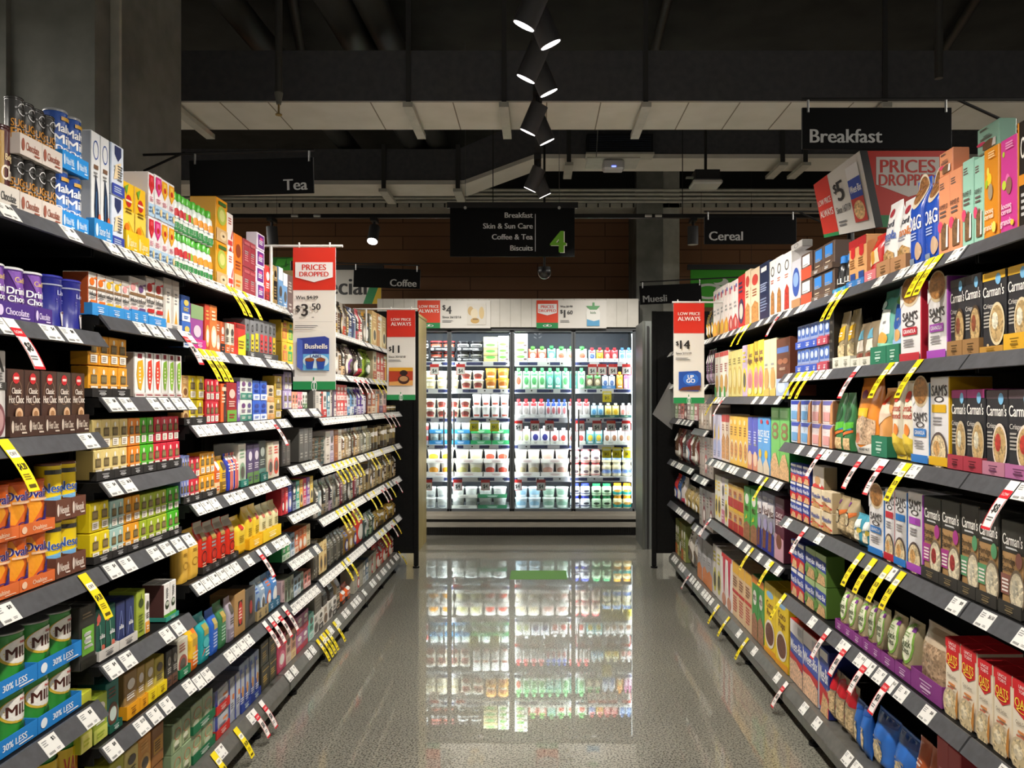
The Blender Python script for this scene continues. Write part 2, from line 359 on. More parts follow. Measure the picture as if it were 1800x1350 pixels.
r = empty('lighting_track', (0, 2, TRACK_Z)); part('rail', mb, r)
for y in (-1, 1.5, 3.6, 5.5):
    mb = MB(); mb.tube((0, y, TRACK_Z + .02), (0, y, 4.3), .004, '222222'); part('suspension_rod', mb, r)
tag(r, 'black lighting track running along the middle of the aisle', 'lighting track')
for i, y in enumerate(SPOT_Y):
    for sd, dy in ((-1, 0), (1, .16)):
        nm = 'tea' if sd < 0 else 'cereal'
        spot_head(y + dy, sd, f'black aisle spotlight aimed at the {nm} shelves, {ORD[i]} along the track')
yT = 6.9
mb = MB(); mb.box(-6.2, yT - .02, 3.135, 6.2, yT + .02, 3.17, '121212'); r = empty('lighting_track', (0, yT, 3.15)); part('rail', mb, r)
for x in (-4, -.4, 1.3, 4):
    mb = MB(); mb.tube((x, yT, 3.17), (x, yT, 4.3), .004, '222222'); part('suspension_rod', mb, r)
for x in (-2.2, -2.0, .96, 1.05):
    mb = MB(); mb.tube((x, yT - .03, 3.15), (x + .06, yT - .03, 3.15), .012, 'c8c8c4'); part('joint_cap', mb, r)
tag(r, 'black lighting track crossing in front of the timber wall', 'lighting track')
spot_head(yT, .3, 'unlit black track spotlight above the far tea shelves', (478 - VX) * yT / F, 3.15, 0, .15, .1, False, 1.0)
s = spot_head(yT, -.2, 'switched-on white spotlight shining towards the aisle', (658 - VX) * yT / F, 3.15, 0, .2, -.55, False, 1.0)
for ch in s.children:
    if ch.name.startswith('lens'): ch.data.materials[0] = MATS['lamp_bright']
spot_head(yT, .1, 'unlit black track spotlight beside the concrete column', (1218 - VX) * yT / F, 3.15, 0, .08, .05, False, 1.0)
for x in (-2.9, -.75, .75, 2.9):                                    # beams added without lamp heads, to brighten the fridge front, floor and wall
    l = bpy.data.lights.new('added_wall_beam', 'SPOT'); l.energy = 95; l.color = SPOT_COL; l.spot_size = 1.75; l.spot_blend = .8; l.shadow_soft_size = .05
    lo = bpy.data.objects.new('added_wall_beam', l); COL.objects.link(lo); lo.location = (x, yT + .1, 3.0); lo.rotation_euler = Vector((0, .7, -.95)).to_track_quat('-Z', 'Y').to_euler()

# ------------------------------------------------------------------ ducts, pipes and trays under the slab
def duct(root_label, y0, y1, z0, z1, x0, x1, straps, joints):
    r = empty('air_duct', ((x0 + x1) / 2, y0, z0)); mb = MB(); mb.box(x0, y0, z0 + .01, x1, y1, z1, mat='duct_paint'); part('duct_body', mb, r)
    mb = MB(); mb.box(x0, y0 + .003, z0, x1, y1 - .003, z0 + .01, mat='duct_lining')
    for x in joints: mb.box(x, y0 + .004, z0 - .001, x + .008, y1 - .004, z0, '8d8675', 'matte_card')
    part('underside_board', mb, r, 'pale insulated underside')
    for x in straps:
        mb = MB(); mb.box(x - .015, y0 - .012, z0 - .03, x + .015, y0 - .002, z1 + .35, '3a3a3b'); mb.box(x - .03, y0 - .04, z0 - .045, x + .03, y1 + .06, z0 - .012, mat='galvanised'); part('hanger_strap', mb, r)
    return tag(r, root_label, 'duct')
d1 = 4.9; px = lambda p, d=d1: (p - VX) * d / F
duct('large black air duct with pale underside crossing above the aisle', 4.9, 5.4, 3.4, 3.73, -4.6, 5, [px(305), px(718), px(886), px(1135), px(1555)], [px(x) for x in (228, 385, 470, 650, 795, 960, 1055, 1210, 1300, 1390, 1500, 1700)])
# second duct, further away, stepping up over the aisle
y0, y1 = 7.2, 7.6; r = empty('air_duct', (-1, y0, 3.5)); mb = MB(); mz = lambda py: HC - (py - VY) * y0 / F; mx_ = lambda p: (p - VX) * y0 / F
low = [(mx_(-200), mz(324)), (mx_(815), mz(324)), (mx_(940), mz(278)), (mx_(2000), mz(278))]; up = [(mx_(-200), mz(262)), (mx_(805), mz(262)), (mx_(880), mz(230)), (mx_(2000), mz(230))]
for i in range(3):
    a, b, c_, d_ = low[i], low[i + 1], up[i + 1], up[i]
    for q in ([(a, b), (b, c_), (c_, d_), (d_, a)]): mb.face([(q[0][0], y0, q[0][1]), (q[1][0], y0, q[1][1]), (q[1][0], y1, q[1][1]), (q[0][0], y1, q[0][1])], C('37383b'), 'duct_paint')
    for yy in (y0, y1): mb.face([(p[0], yy, p[1]) for p in (a, b, c_, d_)], C('37383b'), 'duct_paint')
part('duct_body', mb, r)
mb = MB()
for i in range(3):
    a, b = low[i], low[i + 1]; mb.face([(a[0], y0 - .01, a[1] + .035), (b[0], y0 - .01, b[1] + .035), (b[0], y0 - .01, b[1] - .004), (a[0], y0 - .01, a[1] - .004)], C('ccc'), 'duct_lining')
    mb.face([(a[0], y0 - .01, a[1] - .004), (b[0], y0 - .01, b[1] - .004), (b[0], y1, b[1] - .004), (a[0], y1, a[1] - .004)], C('ccc'), 'duct_lining')
part('underside_board', mb, r, 'pale insulated underside')
for p, b in ((238, 330), (675, 330), (805, 330), (1000, 284), (1375, 284), (1415, 284)):
    mb = MB(); z = mz(b); mb.box(mx_(p) - .02, y0 - .02, z - .02, mx_(p) + .02, y0 - .01, z + .4, '3c3c3c'); mb.box(mx_(p) - .04, y0 - .05, z - .05, mx_(p) + .04, y1, z - .02, mat='galvanised'); part('hanger_strap', mb, r)
tag(r, 'long black air duct stepping up behind the spotlights', 'duct')
# cable trays and pipes along the top of the timber wall
for i, py in enumerate((334, 341, 348, 354)):
    mb = MB(); a = wp(0, py, 8.6 + .1 * i); mb.tube((-6.3, a[1], a[2]), (6.3, a[1], a[2]), .018, mat='galvanised', n=8)
    tag(link('service_pipe', mb.mesh('service_pipe')), f'pale horizontal service pipe above the timber wall, {ORD[i]} from the top', 'pipe')
mb = MB(); a = wp(0, 361, 8.9); r = empty('cable_tray', (0, 9.1, a[2])); mb.box(-6.3, 9.0, a[2], 6.3, 9.3, a[2] + .05, mat='galvanised'); part('tray_floor', mb, r)
mb = MB()
for i in range(90): mb.box(-6.2 + i * .138, 8.985, a[2] + .002, -6.2 + i * .138 + .015, 8.998, a[2] + .045, '33332f', 'matte_card')
part('slot_row', mb, r); tag(r, 'pale slotted cable tray fixed along the timber wall', 'cable tray')
mb = MB(); mb.box(-6.3, 9.1, 3.86, 6.3, 9.7, 4.3, '222321', 'matte_card'); struct('trim_3', mb, 'dark bulkhead above the timber wall')
for i, (p, dd, rr) in enumerate(((560, 6.3, .09), (690, 6.0, .11), (760, 6.6, .1))):      # round ducts running away from the camera
    x = (p - VX) * dd / F; mb = MB(); mb.tube((x - .25, 2.2, 4.05), (x, 8.6, 3.95), rr, '3b3c3a', 'painted_metal', 20)
    tag(link('round_duct', mb.mesh('round_duct')), f'dark round duct under the slab, {ORD[i]} from the tea side', 'duct')
mb = MB(); x = (490 - VX) * 4.6 / F; r = empty('sprinkler_drop', (x, 4.6, 4.3)); mb.tube((x, 4.6, 4.3), (x, 4.6, 3.34), .022, '4a4a47'); part('pipe', mb, r)
mb = MB(); mb.tube((x, 4.6, 3.34), (x, 4.6, 3.27), .026, '77776f', r2=.014); mb.tube((x, 4.6, 3.27), (x, 4.6, 3.21), .006, 'a58a50'); mb.tube((x, 4.6, 3.212), (x, 4.6, 3.206), .02, 'a58a50'); part('sprinkler_head', mb, r)
tag(r, 'vertical sprinkler pipe hanging in front of the large duct', 'sprinkler')
x = (1650 - VX) * 4.3 / F; mb = MB(); mb.tube((x, 4.3, 4.3), (x, 4.3, 3.3), .022, '444441'); mb.tube((x - .5, 4.3, 4.1), (3.4, 4.3, 4.1), .03, '1c1c1c'); mb.tube((x - .5, 4.3, 4.1), (x - .5, 4.3, 4.3), .03, '1c1c1c')
tag(link('black_pipe', mb.mesh('black_pipe')), 'dark bent pipe under the slab above the breakfast sign', 'pipe')
for i, (x0_, y0_, x1_, y1_) in enumerate(((-.9, 2.0, -2.2, 7.5), (.75, 2.2, 1.0, 8.0), (2.2, 2.0, 3.4, 7.0))):
    mb = MB(); mb.tube((x0_, y0_, 4.22), (x1_, y1_, 4.22), .035, '3c3c39'); tag(link('conduit', mb.mesh('conduit')), f'grey conduit running under the dark slab, {ORD[i]} from the tea side', 'conduit')
# air grille, hanging access point, projector
d = 7.0; a = wp(1032, 235, d); b = wp(1148, 268, d); r = empty('air_grille', ((a[0] + b[0]) / 2, d, b[2])); mb = MB(); mb.box(a[0], d, b[2], b[0], d + .202, a[2], '101214'); part('frame', mb, r)
mb = MB()
for i in range(7): z = b[2] + .02 + i * .02; mb.box(a[0] + .02, d - .012, z, b[0] - .02, d - .002, z + .008, '2a3140')
part('louvre', mb, r); mb = MB(); mb.box(a[0] - .01, d - .02, b[2] - .02, b[0] + .01, d + .15, b[2] - .002, mat='galvanised'); part('ledge', mb, r)
tag(r, 'dark louvred air grille above the white access point', 'grille')
d = 6.5; r = empty('wireless_access_point', (wp(1077, 300, d)[0], d, wp(0, 300, d)[2])); mb = MB(); x, _, z = r.location
mb.box(x - .22, d - .1, z + .075, x + .22, d + .2, z + .085, mat='galvanised'); part('mounting_plate', mb, r)
mb = MB(); bevel_box(mb, .18, .085, .12, C('dadcdc'), C('dadcdc'), C('dadcdc'), 'plastic_film', .015); mb.v = [(p[0] + x, p[1] + d - .1, p[2] + z - .015) for p in mb.v]; part('case', mb, r)
mb = MB(); mb.box(x - .018, d - .103, z, x + .018, d - .101, z + .012, mat='blue_led'); part('status_light', mb, r, 'small blue status light')
mb = MB(); mb.tube((x - .14, d, z + .08), (x - .1, d, 4.3), .004, '9a9a94'); part('cable', mb, r); tag(r, 'white wireless access point with a blue light', 'access point')
d = 6.2; r = empty('projector', (wp(1245, 310, d)[0], d, wp(0, 318, d)[2])); x, _, z = r.location
mb = MB(); bevel_box(mb, .24, .04, .2, C('c9c9c4'), C('c9c9c4'), C('c9c9c4'), 'plastic_film', .012); mb.v = [(p[0] + x, p[1] + d, p[2] + z - .02) for p in mb.v]; part('case', mb, r)
mb = MB(); mb.box(x - .1, d + .02, z + .02, x + .1, d + .18, z + .1, '1d1e1f'); part('body', mb, r); mb = MB(); mb.tube((x, d + .1, z + .1), (x, d + .1, 4.3), .012, '30302e'); mb.box(x - .16, d + .08, z + .05, x - .1, d + .12, z + .06, '8c8c86'); part('bracket', mb, r)
tag(r, 'grey ceiling projector hanging behind the cereal sign', 'projector')
d = 6.6; r = empty('security_camera', wp(957, 480, d)); x, _, z = r.location; mb = MB(); mb.tube((x, d, z + .03), (x, d, 4.3), .01, '161616'); mb.tube((x, d, z + .02), (x, d, z + .05), .055, '161616', n=20); part('mount', mb, r)
mb = MB(); mb.lathe([(z - .05, .3), (z - .04, .62), (z - .02, .9), (z, 1), (z + .02, 1)], .058, d, C('1a1a1b'), 'printed_tin', 20); mb.v = [(p[0] + x, p[1], p[2]) for p in mb.v]; part('dome', mb, r); tag(r, 'black dome security camera below the numbered sign', 'camera')

# ------------------------------------------------------------------ hanging signs
WLOGO = lambda u, v, s, c, bg: f'o {u-.28*s} {v} {.36*s} {.34*s} .3 {c};o {u+.28*s} {v} {.36*s} {.34*s} .3 {c};e {u} {v+.42*s} {.17*s} {.16*s} {c};e {u-.1*s} {v+.5*s} {.15*s} {.13*s} {bg};e {u} {v} {.14*s} {.22*s} {c}'
def board(name, px0, py0, px1, py1, d, base, dsl, thick=.012, mat='matte_card', edge=None, parent=None, ry=0, rz=0):
    """flat sign facing the camera side, thick board at distance d"""
    a = wp(px0, py1, d); b = wp(px1, py0, d); w = b[0] - a[0]; h = b[2] - a[2]; mb = MB()
    bevel_box(mb, w, h, thick, C(base), C(edge or base), C(edge or base), mat, .001)
    design(mb, dsl, lambda u, v, e: ((u - .5) * w, -e, v * h), w, h, mat)
    loc = Vector(((a[0] + b[0]) / 2, d, a[2]))
    o = link(name, mb.mesh(name), parent, loc - (parent.location if parent else Vector()), (0, ry, rz)); return o, w, h, loc
def arm_sign(text, px0, py0, px1, py1, d, label, side, dsl, ry=0, rz=0):
    a = wp((px0 + px1) / 2, py0, d); r = empty('aisle_sign', a); o, w, h, loc = board('board', px0, py0, px1, py1, d, '060709', dsl, .01, 'sign_vinyl', '55585a', r, ry, rz)
    for k in (-.46, .46):
        mb = MB(); x = a[0] + k * w; z = a[2] + math.tan(-ry) * k * w; mb.tube((x, d, z - .02), (x, d, z + .03), .005, 'b8bab8', 'sheet_metal', 8); part('hook', mb, r)
    tag(r, label, 'sign'); q = r
    s = -1 if side == 'L' else 1; mb = MB(); z = a[2] + .035; xa = a[0] - s * w * .5; xb = s * 2.05
    mb.tube((xa, d + .006, z + math.tan(-ry) * (xa - a[0])), (xb, d + .006, z + math.tan(-ry) * (xb - a[0])), .006, '0f0f0f'); part('arm', mb, q)
    mb = MB(); mb.tube((xb, d + .01, z - .16), (xb - s * .35, d + .01, z), .006, '0f0f0f'); part('brace', mb, q); mb = MB(); mb.tube((xb, d + .012, 0), (xb, d + .012, z + .03), .012, '0f0f0f'); part('post', mb, q)
arm_sign('Tea', 334, 279, 552, 342, 3.7, 'black hanging sign with the word Tea', 'L', 'tr .95 .25 .31 c9cbca .5 Tea', -.028)
arm_sign('Coffee', 621, 472, 738, 506, 6.4, 'small black hanging sign with the word Coffee', 'L', 'tr .95 .28 .36 b4b6b5 .6 Coffee', .03)
arm_sign('Breakfast', 1410, 189, 1673, 262, 3.1, 'large black hanging sign with the word Breakfast', 'R', 'tl .05 .32 .33 c9cbca .7 Breakfast')
arm_sign('Cereal', 1238, 381, 1400, 429, 5.0, 'black hanging sign with the word Cereal', 'R', 'tl .05 .3 .33 c2c4c3 .7 Cereal')
arm_sign('Muesli', 1125, 500, 1234, 533, 6.7, 'small black hanging sign with the word Muesli', 'R', 'tl .05 .3 .36 a4a6a5 .7 Muesli', -.05)
d = 6.0; a = wp(900, 358, d); r = empty('aisle_number_sign', a)
g = '6fb83f'
board('board', 791, 362, 1010, 451, d, '060708', 'tr .665 .82 .105 c9cbca .6 Breakfast;tr .665 .605 .105 c9cbca .6 Skin & Sun Care;tr .665 .39 .105 c9cbca .6 Coffee & Tea;tr .665 .17 .105 c9cbca .6 Biscuits;r .682 .1 .687 .84 c9cbca;t .875 .285 .43 e8e8e0 .2 4;t .867 .295 .43 6fae35 .2 4;t .865 .3 .42 6fae35 .2 4', .012, 'sign_vinyl', '222', r)
mb = MB(); b0 = wp(786, 366, d); b1 = wp(1016, 357, d); mb.box(b0[0], d - .012, b0[2], b1[0], d + .02, b1[2] + .004, '0d0d0e'); part('top_rail', mb, r)
for p in (818, 983):
    mb = MB(); q = wp(p, 366, d); mb.tube((q[0], d - .016, q[2]), (q[0], d - .011, q[2]), .012, 'c8c8c8', 'sheet_metal', 12); part('rivet', mb, r); mb = MB(); mb.tube((q[0], d, q[2]), (q[0], d, 4.3), .002, '5c5c58', n=6); part('wire', mb, r)
tag(r, 'wide black aisle sign listing four groups beside a green number', 'sign')
# price banners hanging over the shelf edge
RED = 'd8301f'; GRN = '1f8a4c'
def banner(px0, py0, px1, py1, d, label, top, mid, rod, side):
    a = wp((px0 + px1) / 2, py0, d); r = empty('price_banner', a)
    o, w, h, loc = board('board', px0, py0, px1, py1, d, 'e6e3db', f'r 0 .7 1 1 {RED};r 0 0 1 .058 {GRN};{WLOGO(.5,.026,.1,"eee",GRN)};' + top + ';' + mid, .004, 'printed_card', 'ddd', r)
    for k in (-.36, .36):
        mb = MB(); mb.tube((a[0] + k * w, d + .004, a[2] - .012), (a[0] + k * w, d + .004, a[2] + .024), .004, 'e2e2de', 'plastic_film', 8); part('clip', mb, r)
    tag(r, label, 'banner'); q0 = wp(rod[0], rod[2], d); q1 = wp(rod[1], rod[2], d); s = -1 if side == 'L' else 1
    mb = MB(); q = empty('banner_rod', (s * 1.28, d, q0[2])); mb.tube((min(q0[0], s * 1.28) if s < 0 else q0[0], d + .006, q0[2]), (q1[0] if s < 0 else max(q1[0], 1.28), d + .006, q0[2]), .006, 'e4e4df', 'plastic_film'); part('rod', mb, q)
    mb = MB(); mb.tube((s * 1.25, d + .006, 1.93), (s * 1.25, d + .006, q0[2]), .008, 'e4e4df', 'plastic_film'); part('post', mb, q)
    tag(q, 'white rod carrying the price banner ' + label.split(' banner ')[1], 'rod')
PD = lambda: f'p eee 0.06 .895 .94 .895 .94 .79 .5 .755 .06 .79;t .5 .86 .04 {RED} .8 PRICES;t .5 .812 .033 {RED} .8 DROPPED'
LPA = f't .5 .895 .03 f4e8e0 .84 LOW PRICE;t .5 .845 .04 f4e8e0 .84 ALWAYS'
banner(515, 435, 590, 685, 3.6, 'tall red and white price banner showing three dollars fifty', PD(), 'tl .07 .648 .025 333 .6 Was $4.29;r .33 .646 .6 .65 333;tl .07 .57 .045 222 .18 $;tl .2 .56 .085 222 .3 3;tl .45 .583 .045 222 .4 50;tl .45 .51 .012 444 .2 ea;r .06 .475 .94 .477 b9b6ae;l .06 .43 .7 .455 2 777;p 2b3f96 .11 .16 .86 .13 .86 .36 .76 .375 .11 .36;p 4a63bd .11 .16 .24 .13 .24 .345 .11 .36;p 5aa7dd .25 .135 .86 .135 .86 .25 .25 .25;e .55 .2 .3 .05 c9e4f0;t .56 .305 .035 f3efe4 .55 Bushells;t .56 .265 .018 223a80 .4 Blue;t .56 .235 .022 223a80 .4 LABEL;p 20479f .3 .21 .52 .21 .48 .145 .34 .145;p 20479f .56 .21 .78 .21 .74 .145 .6 .145;e .41 .21 .11 .014 8a4a25;e .67 .21 .11 .014 8a4a25;r .03 .09 .06 .14 555', (478, 602, 432), 'L')
banner(680, 545, 730, 703, 5.6, 'red and white price banner showing eleven dollars', LPA, 'tl .07 .57 .045 222 .18 $;tl .2 .565 .085 222 .35 11;tl .07 .48 .022 333 .7 Since 30/10/18;l .06 .425 .6 .45 2 777;p b03a1c .08 .16 .92 .16 .92 .35 .08 .35;r .08 .32 .92 .36 d8a028;p d9a15a .08 .16 .92 .16 .92 .22 .08 .2;e .6 .225 .2 .05 3a1c12;e .6 .235 .15 .03 b98a5a;e .6 .3 .14 .03 2a1512', (620, 735, 543), 'L')
banner(1184, 533, 1238, 709, 5.0, 'red and white price banner showing fourteen dollars', LPA, 'tl .07 .6 .04 222 .18 $;tl .2 .587 .085 222 .42 14;tl .07 .5 .02 333 .7 Since 5/11/19;l .06 .43 .6 .46 2 777;p 1f4fa8 .16 .13 .8 .12 .88 .16 .88 .3 .78 .325 .16 .315;p 6a3620 .16 .13 .86 .13 .86 .18 .3 .16;e .55 .24 .25 .06 2f6fd0;t .55 .265 .035 fff .4 UP;t .55 .225 .04 fff .5 GO', (1182, 1262, 531), 'R')
# angled light-box with a price, and the large red board behind it
d = 3.3; r = empty('price_board', wp(1490, 418, d))
mb = MB(); q = [wp(1430, 325, d + .1), wp(1449, 418, d + .1), wp(1539, 400, d - .12), wp(1511, 265, d - .12)]; V = [Vector(p) for p in q]
n_ = (V[3] - V[0]).cross(V[1] - V[0]).normalized(); n_ = n_ if n_.y > 0 else -n_
fm = lambda u, v, e: tuple((V[1] * (1 - u) + V[2] * u) * (1 - v) + (V[0] * (1 - u) + V[3] * u) * v - n_ * e)
mb.face([fm(0, 0, 0), fm(1, 0, 0), fm(1, 1, 0), fm(0, 1, 0)], C('d9d6cf'), 'printed_card')
bk = [fm(u, v, -.05) for u, v in ((0, 0), (1, 0), (1, 1), (0, 1))]; mb.face(list(reversed(bk)), C('0c0c0c'), 'sign_vinyl')
fr_ = [fm(u, v, 0) for u, v in ((0, 0), (1, 0), (1, 1), (0, 1))]
for i in range(4): mb.face([fr_[i], fr_[(i + 1) % 4], bk[(i + 1) % 4], bk[i]], C('0c0c0c'), 'sign_vinyl')
design(mb, f'r 0 .04 .31 1 {RED};r 0 0 .31 .06 {GRN};t .155 .62 .1 f4e4dc .27 LOW PRICE;t .155 .42 .12 f4e4dc .27 ALWAYS;tl .37 .72 .14 222 .1 $;tl .43 .66 .3 222 .14 5;tl .36 .38 .1 333 .28 Since 16/7/19;l .36 .12 .55 .22 2 777;p e4e4e4 .68 .12 .92 .12 .92 .9 .68 .9;r .68 .45 .92 .72 2b49a8;t .8 .58 .1 fff .22 Weet-Bix;r .68 .12 .92 .45 c23a30;e .8 .28 .1 .13 *d9b27a', fm, .4, .3, 'printed_card')
part('panel', mb, r); mb = MB(); mb.tube((r.location.x + .05, d + .1, 1.95), (r.location.x + .05, d + .1, 2.35), .012, '1a1a1a'); part('stand', mb, r); tag(r, 'tilted red and white price board showing five dollars on the cereal shelf top', 'price board')
o, w, h, loc = board('promotion_board', 1522, 265, 1672, 400, 3.45, RED, f'p e6ddd6 .12 .92 .86 .92 .86 .52 .5 .4 .12 .56;t .49 .8 .17 {RED} .68 PRICES;t .49 .62 .15 {RED} .68 DROPPED;r 0 0 1 .16 {GRN}', .02, 'printed_card')
mb = MB(); mb.tube((0, .03, -.3), (0, .03, .1), .012, '1a1a1a'); link('stand', mb.mesh('stand'), o); tag(o, 'large red board reading prices dropped behind the granola', 'promotion board')
def wires(w, h, up):
    mb = MB()
    for k_ in (-.35, .35): mb.tube((k_ * w, .01, h * .95), (k_ * w, .01, up), .002, '333', n=6)
    return mb.mesh('wire')
# the far signs hanging by the wall
o, w, h, loc = board('department_sign', 512, 474, 670, 534, 8.55, 'dedbd3', f'p {GRN} .8 0 .97 0 .99 .5 .97 1 .84 1 .87 .5;p e0b91f .9 0 1 0 1 1 .94 1 .97 .5;t .5 .52 .5 1c1c1c .68 Special', .02, 'printed_card'); tag(o, 'white green and yellow department sign behind the tall price banner', 'sign')
mb = MB(); a = wp(505, 474, 8.54); b = wp(674, 466, 8.54); mb.box(a[0], 8.53, a[2], b[0], 8.58, b[2], '101010'); x = link('sign_rail', mb.mesh('sign_rail')); tag(x, 'black rail holding the white department sign', 'rail')
o, w, h, loc = board('green_leaf_board', 480, 452, 520, 482, 8.4, '2c6b25', 'p 3f9a30 0 .1 .3 .0 .6 .4 .3 .5;p 3f9a30 .4 .2 .8 .1 1 .5 .7 .6;p 49a838 .1 .5 .5 .5 .6 .9 .2 .9;p 49a838 .6 .6 1 .6 .95 1 .6 .9', .02); [link('wire', wr, o) for wr in [wires(w, h, 4.3 - loc[2])]]; tag(o, 'green leafy board seen above the tea cartons', 'sign')
o, w, h, loc = board('brand_sign', 1214, 474, 1340, 540, 8.6, '3f9a2c', WLOGO(.42, .42, .62, 'c9cdc4', '3f9a2c').replace('.48', '.48'), .02); [link('wire', wr, o) for wr in [wires(w, h, 4.3 - loc[2])]]; tag(o, 'green sign with a round white emblem behind the muesli sign', 'sign')
mb = MB(); a = wp(1209, 474, 8.59); b = wp(1345, 465, 8.59); mb.box(a[0], 8.58, a[2], b[0], 8.63, b[2], '101010'); x = link('sign_rail', mb.mesh('sign_rail')); tag(x, 'black rail holding the green emblem sign', 'rail')

# ------------------------------------------------------------------ fridge across the end of the aisle
YF = 8.6; X0, X1 = -1.74, 1.10
fr = empty('display_fridge', (-.32, YF, 0)); tag(fr, 'wide lit upright fridge with four glass doors across the aisle end', 'fridge')
mb = MB(); mb.box(X0, 9.32, .1, X1, 9.38, 2.6, '1d2430', 'painted_metal'); mb.box(X0 - .05, YF, .1, X0, 9.38, 2.3, '3b3c3a'); mb.box(X1, YF, .1, X1 + .05, 9.38, 2.3, '3b3c3a'); mb.box(X0 - .05, YF + .05, 2.31, X1 + .05, 9.38, 2.62, '1a1a1a'); mb.box(X0, YF + .08, .1, X1, 9.35, .25, '20242c'); part('cabinet', mb, fr)
mb = MB(); mb.box(X0 - .04, YF - .06, 2.315, X1 + .02, YF + .05, 2.63, mat='white_panel')
for i in range(24): x = X0 + .02 + i * .118; mb.box(x, YF - .0612, 2.318, x + .004, YF - .06, 2.628, 'a9a69d', 'matte_card')
part('header_panel', mb, fr, 'white ribbed header')
mb = MB(); mb.box(X0, YF - .02, 2.285, X1, YF + .04, 2.315, '55575a'); part('head_rail', mb, fr); mb = MB(); mb.box(X0, YF - .02, .225, X1, YF + .04, .262, '6a6b69', 'brushed_steel'); part('sill_rail', mb, fr)
ED = [-1.68, -.986, -.286, .40, 1.085]
for i, x in enumerate(ED): mb = MB(); q = (.012, .012, .03, .012, .02)[i]; mb.box(x - q, YF + .004, .262, x + q, YF + .024, 2.285, '5d6266'); part('mullion', mb, fr)
for i in range(4):
    a, b = ED[i] + .006, ED[i + 1] - .006; mb = MB(); t = .018
    for bx in ((a, b, .262, .262 + t * 1.6), (a, b, 2.285 - t, 2.285)): mb.box(bx[0], YF - .012, bx[2], bx[1], YF + .02, bx[3], '5d6266')
    for q in (a, b - t): mb.box(q, YF - .012, .262, q + t, YF + .02, 2.285, '5d6266')
    dr = part('door', mb, fr); g = MB(); g.box(a + t, YF, .29, b - t, YF + .004, 2.268, mat='door_glass'); q = link('glass_pane', g.mesh('glass_pane', fr.location), dr)
    hx = b - .05 if i % 2 == 0 else a + .05; g = MB(); g.tube((hx, YF - .05, .98), (hx, YF - .05, 1.4), .009, '9a9c9c', 'sheet_metal'); g.tube((hx, YF - .05, 1.0), (hx, YF, 1.0), .006, '9a9c9c', 'sheet_metal'); g.tube((hx, YF - .05, 1.38), (hx, YF, 1.38), .006, '9a9c9c', 'sheet_metal'); link('handle', g.mesh('handle', fr.location), dr)
FZ = [1.94, 1.633, 1.304, 1.002, .638, .274]
for i, z in enumerate(FZ):
    mb = MB(); mb.box(X0 + .02, 8.69, z - .02, X1 - .01, 9.31, z - .001, 'b9bdc0'); sh = part('shelf', mb, fr)
    if i < 5:
        mb = MB(); mb.box(X0 + .02, 8.672, z - .055, X1 - .01, 8.688, z, 'e9e9ee', 'printed_card'); rr = random.Random(i); x = X0 + .05
        while x < X1 - .15:
            q = rr.uniform(.07, .22); mb.box(x, 8.6712, z - .042, x + q, 8.672, z - .008, '3d4470', 'printed_card'); x += q + rr.uniform(.08, .2)
        x = X0 + .1
        while x < X1 - .1:
            mb.box(x, 8.6705, z - .03, x + .016, 8.6711, z - .014, '222', 'printed_card'); x += rr.uniform(.14, .3)
        link('ticket_strip', mb.mesh('ticket_strip', fr.location), sh)
mb = MB()
for z0, z1, yy in ((.185, .225, 8.52), (.1, .15, 8.50)): mb.box(X0 - .05, yy, z0, X1 + .12, yy + .06, z1, mat='brushed_steel')
mb.box(.92 + .18, 8.5, .06, 1.16, 8.56, .2, '8a8a86', 'sheet_metal'); part('bumper_rail', mb, fr)
mb = MB(); mb.box(X0, 8.58, .0, X1, 8.62, .19, '0d0d0d'); mb.box(X0, 8.55, .15, X1, 8.62, .185, '0d0d0d')
for i in range(110): x = X0 + .05 + i * .025; mb.box(x, 8.575, .02, x + .01, 8.58, .085, '1c1c1c')
part('vent_plinth', mb, fr)
for i, x in enumerate(ED):
    mb = MB(); sx = x + (.02 if i == 0 else (-.02 if i == 4 else 0)); mb.box(sx - .01, 8.628, .35, sx + .01, 8.64, 2.25, mat='led_strip'); part('light_strip', mb, fr)
    l = bpy.data.lights.new('fridge_light', 'AREA'); l.shape = 'RECTANGLE'; l.size = .03; l.size_y = 1.9; l.energy = FRIDGE_W * (.3 if i in (0, 4) else .4); l.color = FRIDGE_COL
    lo = bpy.data.objects.new('fridge_light', l); COL.objects.link(lo); lo.location = (sx, 8.65, 1.3); lo.rotation_euler = (math.pi / 2, 0, 0)
for z in FZ[:5]:  # lights added below the shelf fronts to spread light evenly over the packs
    l = bpy.data.lights.new('added_shelf_light', 'AREA'); l.shape = 'RECTANGLE'; l.size = 2.7; l.size_y = .02; l.energy = FRIDGE_W * .62; l.color = FRIDGE_COL
    lo = bpy.data.objects.new('added_shelf_light', l); COL.objects.link(lo); lo.location = (-.3, 8.687, z - .062); lo.rotation_euler = (.6, 0, 0)
l = bpy.data.lights.new('fridge_canopy_light', 'AREA'); l.shape = 'RECTANGLE'; l.size = 2.7; l.size_y = .05; l.energy = FRIDGE_W * 2.0; l.color = FRIDGE_COL
lo = bpy.data.objects.new('fridge_canopy_light', l); COL.objects.link(lo); lo.location = (-.3, 8.64, 2.27); lo.rotation_euler = (.72, 0, 0)
